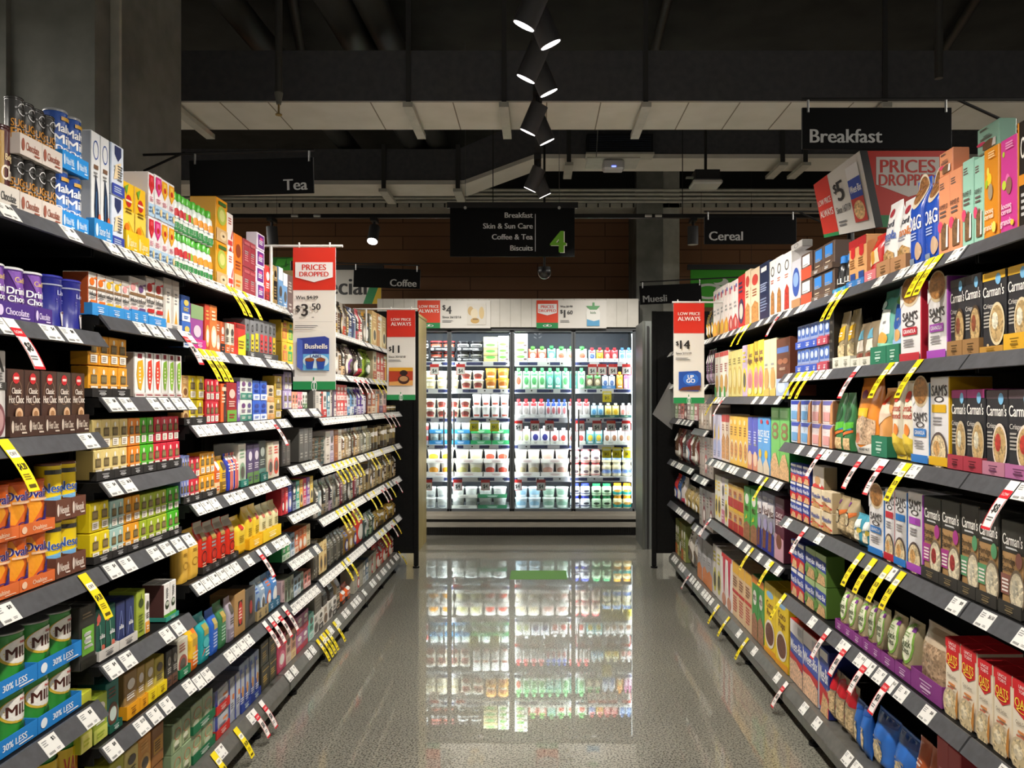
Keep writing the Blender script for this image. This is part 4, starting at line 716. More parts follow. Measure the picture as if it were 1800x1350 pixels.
fj = lambda: 'l .12 .84 .6 .93 3 6a5a54;t .45 .62 .06 4a3a38 .75 FARMER JO;l .15 .48 .8 .58 2 6a5a54;e .2 .38 .2 .07 e04870;' + 'p *7a5a3c .3 .08 .85 .08 .85 .36 .6 .42 .3 .34;p f0ece6 .72 .1 .9 .1 .9 .38 .78 .38'
k('fjo', 'box', 'e8996e', 'granola_carton', 'peach granola carton', fj(), side='dc8a60'); k('fjm', 'box', '9fd0bb', 'granola_carton', 'mint granola carton', fj(), side='8fc2ac')
k('ong', 'gusset', '2450b8', 'oats_pouch', 'blue oats bag with bowl photo', 'e .5 .86 .46 .2 ded0b8;e .5 .87 .4 .16 *9a6a40;t .5 .5 .16 f3f3f6 .86 O&G;l .2 .3 .7 .4 3 a8bce8;e .75 .17 .2 .1 c8a888;r .1 .02 .5 .1 8a98a8')
k('whgran', 'stand', 'e8e6e4', 'granola_bag', 'white granola bag with nuts', 'e .5 .85 .16 .06 a83a44;t .5 .7 .09 3a3a48 .7 Jord;t .5 .55 .12 4a66b0 .86 granola;l .2 .42 .8 .5 2 99a;p *b89058 .05 .02 .95 .02 .9 .3 .6 .36 .3 .3 .1 .34')
KD['orgran'] = dict(KD['whgran'], desc='white granola bag with orange lettering', d=KD['whgran']['d'].replace('4a66b0', 'd87a3a'))
k('redpch', 'pillow', 'c82a28', 'cereal_bag', 'red and white cereal bag', 'p e8d8b0 .1 .3 .9 .4 .8 .7 .2 .6;e .5 .5 .2 .15 e0a040')
k('tanox', 'box', 'dba46a', 'cereal_carton', 'tan cereal carton with red top', 'r 0 .82 1 1 b02426;p c8262a .25 .85 .75 .85 .75 .65 .5 .6 .25 .65;l .15 .4 .85 .6 4 8a5a30;r .2 .08 .8 .3 2a4a90')
k('billcap', 'bottle', '17181a', 'drink_bottle', 'black bottle with pale lettering', 't .5 .45 .22 e6e6e2 .9 BILL;r 0 .05 1 .2 3a8ac8;l .2 .25 .8 .35 2 aaa', lid='2f7fd0')
k('upm', 'box', '5d4a40', 'cereal_carton', 'brown carton with blue print', 'p 3a86d8 .15 .5 .85 .5 .85 .92 .15 .92;l .2 .45 .8 .6 2 999;l .2 .15 .8 .35 2 c8b8a0')
KD['upmr'] = dict(KD['upm'], desc='brown carton with red band', d='r 0 0 1 .45 d8553a;p e9e6e8 .15 .5 .85 .5 .85 .92 .15 .92;l .2 .45 .8 .6 2 999')
k('blwh', 'box', 'c9c9d0', 'cereal_carton', 'white cereal carton with blue swirl', 'e .5 .55 .4 .3 3a58a8;e .5 .6 .3 .15 8aa8d8;r 0 0 1 .2 b88a60')
k('figw', 'box', 'ebe7e2', 'cereal_carton', 'white cereal carton with cereal heap', 'o .5 .8 .26 .09 .3 555;l .25 .58 .75 .66 2 c8786a;p *b07a44 .2 .05 .8 .05 .75 .4 .5 .48 .25 .38')
KD['figr'] = dict(KD['figw'], desc='white cereal carton with red heap', d=KD['figw']['d'].replace('b07a44', 'b83a30'))
k('navyc', 'box', '1f2b4a', 'cereal_carton', 'navy carton with small print', 'l .1 .5 .9 .66 4 9aa8c8;l .1 .15 .9 .4 5 7a88a8;r .2 .85 .8 .93 e8e8ea')
k('crmc', 'box', 'e6cfae', 'cereal_carton', 'cream and brown cereal carton', 'e .5 .8 .36 .1 c8443a;l .2 .5 .8 .65 3 9a5a40;p *c08a50 .1 .02 .9 .02 .9 .35 .5 .42 .1 .32')
k('whor', 'box', 'e9e0da', 'cereal_carton', 'white cereal carton, orange base', 'r .15 .78 .5 .9 c85a68;r .55 .85 .85 .92 6a78b8;l .2 .45 .8 .6 2 999;p e8a030 0 0 1 0 1 .2 .6 .34 0 .24;e .6 .16 .2 .1 f0c838')
KD['whre'] = dict(KD['whor'], desc='white cereal carton, red base', d=KD['whor']['d'].replace('e8a030', 'c83a34').replace('f0c838', 'd8a8a0'))
k('tealbag', 'stand', '5fa896', 'muesli_bag', 'aqua green muesli bag', 'p e8efe8 .15 .35 .85 .4 .8 .72 .3 .75;l .2 .45 .8 .6 2 999;e .5 .34 .3 .09 e0a848;p 8ad0b0 0 .02 1 .02 1 .26 0 .3;e .3 .8 .2 .06 c8e4d8', lid='')
KD['bluebag'] = dict(KD['tealbag'], c='a8c8e0', desc='pale blue muesli bag', d='e .5 .62 .34 .2 2f5aa8;l .2 .45 .8 .6 2 999;p 6aa05a .1 .8 .5 .95 .9 .85 .5 .75;p 9ac0e8 0 .02 1 .02 1 .3 0 .3;e .6 .35 .2 .08 d8a868')
k('brbag', 'stand', '8a7a62', 'muesli_bag', 'clear muesli bag with blue label', 'p 6aa8c0 .2 .6 .8 .62 .6 .85 .3 .8;p e6dccc .15 .3 .85 .35 .8 .6 .2 .58;p *8a4a3a .2 .05 .8 .05 .85 .3 .2 .28')
KD['ybag'] = dict(KD['brbag'], c='a0906c', desc='clear muesli bag with yellow label', d='p d8a81e .15 .45 .85 .5 .85 .75 .2 .7;l .25 .55 .75 .65 2 fff;p *d8c494 .1 .04 .9 .04 .88 .42 .12 .4')
k('go', 'box', '8f9fcb', 'drink_pack', 'small blue drink pack', 'r .1 .45 .9 .95 3f66b8;e .5 .7 .3 .15 c8d8f0;r 0 .05 1 .35 8a8aa8;l .2 .1 .8 .3 2 eef')
KD['gor'] = dict(KD['go'], desc='red and blue drink pack', d=KD['go']['d'].replace('8a8aa8', 'b84a58')); KD['gow'] = dict(KD['go'], desc='cream and blue drink pack', d=KD['go']['d'].replace('8a8aa8', 'e0d8c0'))
k('pa', 'box', '1f1d1b', 'muesli_carton', 'black carton with small print', ';'.join(f't .5 {.9-i*.15:.2f} .05 8a8478 .7 3 PA' for i in range(6)))
k('hersh', 'box', '6b3a28', 'cereal_carton', 'brown chocolate cereal carton', 'r .05 .75 .95 .85 5a7ac0;e .3 .6 .2 .05 a8684a;e .7 .6 .2 .05 a8684a;r 0 0 1 .3 a8b8d8;e .4 .15 .3 .1 c8d8ec;t .5 .47 .05 e8c8b0 .8 HERSHEYS')
k('crml', 'box', 'e6d9b2', 'cereal_carton', 'cream cereal carton with dark print', 'l .2 .45 .8 .6 2 999;l .2 .45 .8 .6 2 999;e .5 .3 .4 .2 c8a060;p d8b860 0 0 1 0 1 .15 0 .1')
k('yelc', 'box', 'f0d44c', 'cereal_carton', 'yellow cereal carton with loops', 't .5 .8 .1 7a4a5a .8 Just;t .5 .68 .1 7a4a5a .8 Right;e .5 .3 .45 .24 e8a8a0;e .5 .3 .32 .15 c87a80;e .5 .1 .3 .06 f6e8a0')
k('khak', 'box', 'd8c87a', 'cereal_carton', 'khaki cereal carton', 'e .5 .35 .4 .3 c8a850;e .5 .4 .3 .2 e0d090;l .2 .7 .8 .85 3 8a7a40')
k('wred', 'box', 'e6dfd2', 'cereal_carton', 'white cereal carton, red and green print', 'r 0 .9 1 1 c83030;e .5 .3 .35 .2 c8964a;l .2 .55 .8 .75 4 a84a4a;p 4a9a48 0 0 .4 0 .4 .2 0 .25')
k('lilw', 'box', 'd4d0e6', 'cereal_carton', 'pale lilac cereal carton', 'p e8c85a .2 .3 .6 .5 .5 .8 .3 .7;e .5 .25 .4 .2 a8b0d8;l .2 .05 .8 .2 3 8888a8')
k('redc', 'box', 'e9d6c0', 'cereal_carton', 'cream cereal carton with red top', 'r 0 .84 1 1 cf4038;p *c89050 .05 .05 .95 .05 .95 .5 .5 .6 .05 .45;l .2 .65 .8 .8 3 a86a50')
k('yelk', 'box', 'efc14e', 'cereal_carton', 'golden yellow cereal carton', 'e .55 .3 .4 .22 e8dcc0;e .55 .3 .33 .17 *c8883a;l .2 .6 .8 .8 4 9a6a2a;e .4 .88 .24 .05 f6e4a8')
k('vio', 'box', '5a5fc0', 'cereal_carton', 'violet blue cereal carton', 'l .2 .45 .8 .6 2 999;r 0 0 1 .3 d88a68;e .5 .22 .4 .14 e8c8a8;l .2 .5 .8 .75 5 c8ccf0')
k('rice', 'box', '5aa0e0', 'cereal_carton', 'sky blue cereal carton', 't .5 .72 .12 f6f8fb .9 RICE;l .1 .55 .9 .65 2 e6f0fa;e .45 .35 .25 .08 e8c030;p d8c8b0 0 0 1 0 1 .12 .5 .3 0 .18;e .7 .93 .2 .04 c83a4a')
k('grnc', 'box', '6fba5e', 'cereal_carton', 'tall green cereal carton', 'e .5 .72 .36 .07 8a6a48;e .5 .62 .36 .07 8a6a48;e .5 .72 .2 .03 6fba5e;e .5 .62 .2 .03 6fba5e;p *d0a878 0 0 1 0 1 .15 .6 .36 .3 .34 0 .2;r .1 .86 .9 .96 9ad088', side='1f7a34')
k('wbgo', 'box', 'c8d6ea', 'breakfast_carton', 'blue and white breakfast biscuit carton', 'p 3a4ab0 .05 .8 .95 .8 .95 .98 .05 .98;t .48 .64 .15 f3f3f8 .7 Go;r .1 .1 .7 .5 6aa0d0;p c88a58 .72 0 1 0 1 .95 .8 .8', side='8a5a3a')
KD['wbpk'] = dict(KD['wbgo'], c='ead8d6', desc='pink and white breakfast biscuit carton', d=KD['wbgo']['d'].replace('6aa0d0', 'd89a98').replace('3a4ab0', '6a66b0'))
k('treebag', 'stand', '3b7a4a', 'muesli_bag', 'green muesli bag with trees', 'e .5 .66 .4 .17 1d4a2c;r .05 .36 .95 .48 3a88b8;p 5ab838 0 .3 1 .4 1 .5 0 .46;p d86a2a 0 .22 1 .32 1 .36 0 .28;p *d8b888 .1 .02 .9 .02 .9 .22 .1 .22')
k('honey', 'stand', 'e0872a', 'muesli_bag', 'big orange honey cereal bag', 'e .4 .78 .14 .06 8a3a5a;p f0c820 .2 .6 .7 .6 .7 .48 .2 .5;p *c8a888 .06 .12 .94 .12 .94 .44 .5 .5 .06 .42;e .3 .2 .14 .07 b8603a;p e9e5dc 0 .0 1 0 1 .16 .5 .08 0 .18;t .62 .06 .035 333 .6 HONEY NUT')
k('orbag', 'pillow', 'e2a05a', 'cereal_bag', 'small orange cereal bag', 'p e8d0b8 .05 .4 .9 .6 .7 .8 .2 .75;p d84a2a .1 .75 .6 .9 .5 .75')
k('apri', 'pillow', 'efe6cf', 'muesli_bag', 'cream and yellow fruit muesli bag', 't .5 .66 .09 b8402e .8 Apricot;t .5 .56 .08 b8402e .8 Almond;e .5 .8 .25 .07 d84a3a;e .6 .38 .22 .08 e88a40;p e8cb4a 0 0 1 0 1 .26 .5 .34 0 .3;l .2 .12 .8 .2 2 b8962a')
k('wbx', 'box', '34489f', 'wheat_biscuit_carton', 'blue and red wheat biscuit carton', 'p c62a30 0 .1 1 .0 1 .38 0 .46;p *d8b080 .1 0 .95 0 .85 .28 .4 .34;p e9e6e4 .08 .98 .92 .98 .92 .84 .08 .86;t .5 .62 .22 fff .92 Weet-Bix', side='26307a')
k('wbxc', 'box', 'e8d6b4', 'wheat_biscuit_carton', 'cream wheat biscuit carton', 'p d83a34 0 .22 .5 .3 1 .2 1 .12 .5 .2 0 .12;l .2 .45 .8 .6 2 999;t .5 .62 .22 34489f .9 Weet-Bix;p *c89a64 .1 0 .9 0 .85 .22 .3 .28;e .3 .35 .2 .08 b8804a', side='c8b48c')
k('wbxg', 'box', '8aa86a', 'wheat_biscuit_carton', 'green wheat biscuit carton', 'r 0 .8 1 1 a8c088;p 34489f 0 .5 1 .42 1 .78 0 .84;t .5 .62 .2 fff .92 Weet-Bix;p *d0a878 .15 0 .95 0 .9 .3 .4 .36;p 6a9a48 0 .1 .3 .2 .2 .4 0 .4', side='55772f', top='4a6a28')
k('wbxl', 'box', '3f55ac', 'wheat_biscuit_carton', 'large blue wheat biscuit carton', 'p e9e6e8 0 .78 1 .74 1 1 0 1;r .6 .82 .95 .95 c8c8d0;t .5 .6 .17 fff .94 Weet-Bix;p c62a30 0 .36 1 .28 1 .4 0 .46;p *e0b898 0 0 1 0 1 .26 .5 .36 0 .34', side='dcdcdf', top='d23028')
k('oatbag', 'pillow', 'a89674', 'oats_bag', 'clear oats bag with orange label', 'p d8743a 0 .6 .5 .5 1 .62 1 .7 .5 .62 0 .72;p *c8b28a .05 .05 .95 .05 .95 .5 .05 .5;e .4 .5 .32 .17 3a2a20;e .4 .5 .27 .14 *d0c09a;p 7a3a8a .2 .8 .4 .8 .4 .9 .2 .9')
k('tlbag', 'pillow', '49a0b8', 'oats_bag', 'teal and white oats bag', 'p e8efe8 .1 .5 .9 .6 .8 .85 .3 .8;p *e6dcc0 .15 .15 .85 .2 .8 .5 .2 .45;l .2 .45 .8 .6 2 999;e .8 .5 .15 .08 d8c050')
k('quick', 'pillow', 'a59878', 'oats_bag', 'clear quick oats bag, green label', 'e .5 .6 .4 .34 e6e8cc;o .5 .6 .4 .34 .16 7fae48;t .5 .62 .13 4a5a38 .6 Quick;t .5 .5 .11 4a5a38 .5 Oats;r .6 .82 .82 .9 7a3a90;p *b8a07c .1 .04 .9 .04 .9 .26 .1 .26;l .3 .72 .7 .8 2 8aa868')
k('quicko', 'pillow', 'b09a80', 'oats_bag', 'unlabelled clear bag of oats', 'p *a88c70 .06 .06 .94 .06 .94 .74 .06 .74;r .1 .74 .9 .88 c0ad94')
k('oats', 'box', 'eee3cd', 'oats_carton', 'red topped white oats carton', 'r 0 .88 1 1 d3202a;p d3202a .08 .9 .92 .9 .92 .66 .5 .58 .08 .66;t .5 .945 .04 fbe8e4 .56 UNCLE;t .5 .89 .04 fbe8e4 .56 TOBYS;t .5 .75 .11 f6d848 .72 OATS;o .5 .67 .28 .03 .3 f6d848;t .5 .52 .045 7a6a5a .6 Quick Sachets;r .3 .4 .75 .43 d8894a;l .25 .34 .8 .39 1 c86a50;' + food(.45, .14, .5, .22, 'cbb898', 'd8c49a', 'e6d8b8') + ';p c8853a .8 .1 .95 .0 1 .4 .9 .34', side='e4d6ba', top='c8242c')
k('coco', 'box', 'f0d022', 'cereal_carton', 'yellow chocolate cereal carton', 'e .5 .86 .3 .05 8ab8e0;t .5 .72 .1 7a4a1e .9 Coco;t .5 .6 .1 7a4a1e .9 Pops;e .5 .3 .42 .2 e8e0d0;e .5 .3 .36 .16 *6a3a22;p e8a020 0 0 1 0 1 .1 0 .06', side='c8a818')
k('milc', 'box', '4a9a4a', 'cereal_carton', 'green malt cereal carton', 'r 0 .88 1 1 e08a38;e .5 .66 .3 .12 e8e6dc;t .5 .66 .08 5a2a1e .5 MILO;p *a07050 0 0 1 0 1 .3 .5 .42 0 .34')
k('nest', 'box', '9a98a6', 'cereal_carton', 'white and navy chocolate cereal carton', 'r 0 .86 1 1 7a7c96;t .5 .9 .05 f0f0f0 .8 NESTLE;p efe9ea .05 .6 .95 .66 .95 .84 .05 .82;t .5 .7 .14 5a2f22 .9 Nes;r 0 0 1 .36 2f3590;p *7a4a30 .1 .05 .6 .05 .7 .36 .2 .4;e .6 .46 .3 .1 a8a0c8')
k('cbits', 'box', '5a2436', 'cereal_carton', 'dark plum chocolate bites carton', 'r .1 .84 .9 .9 8a6a80;t .5 .72 .08 f3dfe0 .86 CHOC;t .5 .6 .1 f3dfe0 .86 BITES;p c89aa8 .0 0 1 0 1 .36 0 .42;e .5 .3 .3 .12 7a4a38', side='4a1c2c')
k('milg', 'box', '52aa48', 'cereal_carton', 'bright green cereal carton', 'e .5 .78 .3 .1 e8e6dc;t .5 .6 .1 5a2a1e .6 MILO;p *9a6a48 0 0 1 0 1 .3 .5 .36 0 .28;p d8c838 .2 .38 .6 .42 .5 .5', side='38843a')
k('redyel', 'box', 'cfa76a', 'cereal_carton', 'tan and red cereal carton', 'r 0 .84 1 1 e0b43a;r 0 0 1 .4 b83430;l .15 .5 .85 .75 4 a83a30;l .2 .45 .8 .6 2 999')
k('redwh', 'box', 'e6ded8', 'cereal_carton', 'white cereal carton with red drip', 'p c8204a .25 .95 .75 .95 .6 .3 .5 .2 .4 .3;r 0 .92 1 1 d83a3a;e .5 .12 .4 .12 c88a70')
k('redgr', 'box', 'ddbd94', 'cereal_carton', 'tan cereal carton with red base', 'r 0 .8 1 1 e6b23a;l .1 .1 .9 .4 6 b83a34;r 0 .44 1 .5 c83a34;l .1 .56 .9 .76 4 8a5a40')
k('greyor', 'box', 'a9a6a8', 'cereal_carton', 'grey cereal carton with orange base', 'p d8844a 0 0 1 0 1 .3 .5 .4 0 .3;e .5 .65 .35 .16 c6c4c8;l .2 .5 .8 .6 2 777')
k('redoat', 'pillow', '9c8c74', 'oats_bag', 'clear oats bag with red label', 'p c0202c 0 .7 1 .62 1 .88 .5 .96 0 .84;l .2 .45 .8 .6 2 999;p c0202c .0 .3 .3 .3 .2 .65 0 .7;p *c8ae84 .3 .05 .95 .05 .95 .58 .35 .6')
k('bloat', 'pillow', '2f6fc8', 'oats_bag', 'blue oats bag with oat print', 'l .2 .45 .8 .6 2 999;e .45 .35 .25 .2 *d8c49a;p 1f50a0 0 .8 1 .85 1 .95 0 .95;l .2 .45 .8 .6 2 999')
k('orcrn', 'pillow', 'b0552e', 'cereal_bag', 'rust orange cereal bag', 'p d87a48 .1 .2 .9 .3 .8 .6 .2 .5;l .2 .65 .8 .75 2 f0d8c8')
k('redbox', 'box', 'a83c40', 'oats_carton', 'plain red outer carton', 'l .2 .6 .8 .75 2 c87a78;t .5 .4 .1 c87a78 .7 UNCLE')
k('brcart', 'box', '9b8a6c', 'shipping_carton', 'brown cardboard shipping carton', 't .4 .8 .08 3a2f22 .4 Weet-Bix;e .6 .35 .42 .2 55534e')
k('wbxs', 'box', 'd8cfc4', 'wheat_biscuit_carton', 'part opened wheat biscuit carton', 'p d83a34 0 .1 .5 .3 1 .1 1 0 0 0;e .45 .35 .25 .2 c89a64;e .7 .15 .1 .08 e8f0e0', side='9b8a6c')
k('grcart', 'box', 'b9b6b2', 'cereal_carton', 'grey carton lying on top', 'o .5 .5 .2 .3 .2 555', side='a8a6a2')
# fridge
tub = lambda a, b: f'e .5 .5 .3 .3 {a};r .25 .1 .75 .3 {b}'
for n_, base, a, b, nm_, ld in (('tcr', 'e9dfc0', 'efe6cc', 'c8b070', 'cream', 'e4e2d8'), ('tcred', 'eadfca', '7a3a34', 'b8483a', 'cream and red', 'eceae4'), ('torng', 'e6b85a', 'b86a28', 'e8e0c8', 'orange lidded', 'f0a028'), ('twht', 'efede8', 'efede8', 'b85a4a', 'tall white', 'f0f0ec'), ('tpro', 'd9e2dc', '9ab0b0', 'e8efec', 'small white', 'eef0ee'), ('tyel', 'efe8dc', 'e6a034', 'd87a40', 'white and orange', 'eeeae2'), ('tgrn', 'ebe6cc', 'd8d490', 'b8b870', 'white and lime', 'eeeae2'), ('trd', 'efe6e2', 'd8503c', 'e07a60', 'white and red', 'eeeae2'), ('tcrm', 'eee6d6', 'd8c8a0', '8a7048', 'white and cream', 'eeeae2'), ('tpk', 'eee2dc', 'c89a8c', 'b87a68', 'white and pink', 'eeeae2'), ('tclr', 'c9ccc6', 'a9aca8', '8a9094', 'square clear', 'dfe3e0'), ('tice', 'c8dde6', '9ac4dc', 'e6eef2', 'ice blue', 'dfeaf0'), ('tmnt', 'b8d0bc', '8ab09a', 'dde8dc', 'pale green', 'dce6dc')):
    k(n_, 'tub', base, 'yoghurt_tub', f'{nm_} yoghurt tub', tub(a, b), lid=ld)
k('pblk', 'tub', '26262a', 'dessert_tub', 'black protein dessert tub', 'r .1 .35 .9 .8 eeeeea;r .2 .5 .8 .65 26262a', lid='2a2a2e'); k('pred', 'tub', '2c2224', 'dessert_tub', 'black and coral dessert tub', 'r .1 .35 .9 .8 d8604a;t .5 .55 .3 f6e8e0 .8 yopro', lid='8a2f30')
k('dip', 'box', 'b9b488', 'dip_pack', 'green and cream dip pack', 'e .5 .7 .35 .22 5fa84a;r 0 0 1 .3 c8b070'); k('dipw', 'box', 'e6e6d8', 'dip_pack', 'white and green dip pack', 'e .45 .7 .35 .22 6ab04a;r .7 .2 .95 .5 6a5a58;e .4 .2 .25 .14 b8a878')
for n_, base, cap, a, nm_ in (('ored', 'd9604a', '5ab84a', 'eee8dc', 'red'), ('otl', '58a898', '3f9a58', 'a8d4c8', 'teal'), ('owgr', 'd4e0cc', '4aae52', 'd8604a', 'white and green'), ('oblu', 'aebede', 'd8404a', '4a66b8', 'blue red capped'), ('oyel', 'e8b83a', 'd8404a', 'e8902c', 'yellow'), ('ored2', 'c83a40', 'c8303a', 'e8a8a0', 'crimson'), ('oblw', 'b4cce8', '4a80c8', '5a8ad0', 'pale blue'), ('ogrn', 'b4d8b8', '3fae5a', '58a868', 'green'), ('odk', '6a5a44', '3a8a3a', 'c8b898', 'brown'), ('owb', 'dde2ec', 'c8d0e0', '5a78b0', 'white and blue'), ('oor', 'e8a038', 'e89a30', 'f0d080', 'orange'), ('opk', 'dca0c0', 'd870a8', 'eec8dc', 'pink'), ('osr', 'd6d2d0', 'd83a40', 'b8b0ac', 'silver red capped'), ('osb', 'd2cfd2', '3a58b8', 'b86a70', 'silver blue capped'), ('olb', 'a4cade', 'dbe6ec', '5a9ac8', 'sky blue'), ('oly', 'e0d27a', 'eae6c8', 'd8b030', 'lemon'), ('olp', 'e6ccc6', 'eee', 'd88a80', 'blush'), ('owh', 'e6e6da', 'f2f2ee', 'b8c088', 'white'), ('odb', 'd8d8e4', 'f2f2f4', '3a3a80', 'white and navy'), ('oprd', 'e6dada', 'f2f0ee', 'c84a44', 'white and red'), ('otly', '6fb4b4', 'f0f0ea', 'e0c84a', 'teal and yellow'), ('ownt', 'eae6e2', 'f4f2f0', 'a8785a', 'white and brown')):
    k(n_, 'pouch', base, 'yoghurt_pouch', f'{nm_} yoghurt pouch', f'e .5 .45 .32 .22 {a};r .1 .75 .9 .95 {cap};r .2 .08 .8 .2 efefea', lid=cap)
jr = lambda a: f'r 0 .3 1 .7 {a};e .5 .5 .16 .12 5a5a5e'
k('jpk', 'waist', 'eedfd0', 'yoghurt_bottle', 'cream yoghurt bottle, red lid', 'r 0 .1 1 .16 c8505a;e .55 .4 .2 .12 6a5a60', lid='d8545c'); k('jbl', 'waist', 'f0e8c8', 'yoghurt_bottle', 'cream yoghurt bottle, blue label', 'r 0 .24 1 .6 9ab0dc;e .5 .42 .3 .12 6a88c8', lid='e8e6d8')
k('jnv', 'jar', 'e6e6ea', 'yoghurt_jar', 'white yoghurt jar, blue lid', 'r 0 .2 1 .3 3a3f70;e .6 .5 .2 .12 4a4a58', lid='3a4ac0'); k('jgr', 'jar', 'bdd8b4', 'yoghurt_jar', 'green yoghurt jar, green lid', 'r 0 .2 1 .26 4a8a58;e .5 .5 .2 .12 3a4a3a', lid='2f9a5c'); k('jor', 'jar', 'f0e6b8', 'yoghurt_jar', 'cream yoghurt jar, orange lid', 'r 0 .1 1 .45 2f9a94;e .5 .5 .3 .14 c89a48', lid='efa824')
k('scup', 'tub', 'd9d0d0', 'yoghurt_tub', 'tiny red and white yoghurt tub', 'r 0 .4 1 .9 c84a4a', lid='e6e6e6')

# ------------------------------------------------------------------ where the packs stand: measured in close views of the photograph
VIEW = dict(L1=(0, 150, 4.5), L2=(0, 430, 4.5), L3=(0, 700, 4.5), L4=(0, 1000, 3.857), L5=(300, 300, 4.286), L6=(300, 600, 4.286), L7=(300, 880, 4.09), L8=(300, 1050, 4.09),
            R1=(1400, 170, 4.5), R2=(1400, 450, 4.5), R3=(1400, 720, 4.5), R4=(1400, 1020, 4.09), R5=(1120, 380, 4.5), R6=(1120, 650, 4.5), R7=(1120, 900, 4.09), FZ=(700, 500, 2.935))
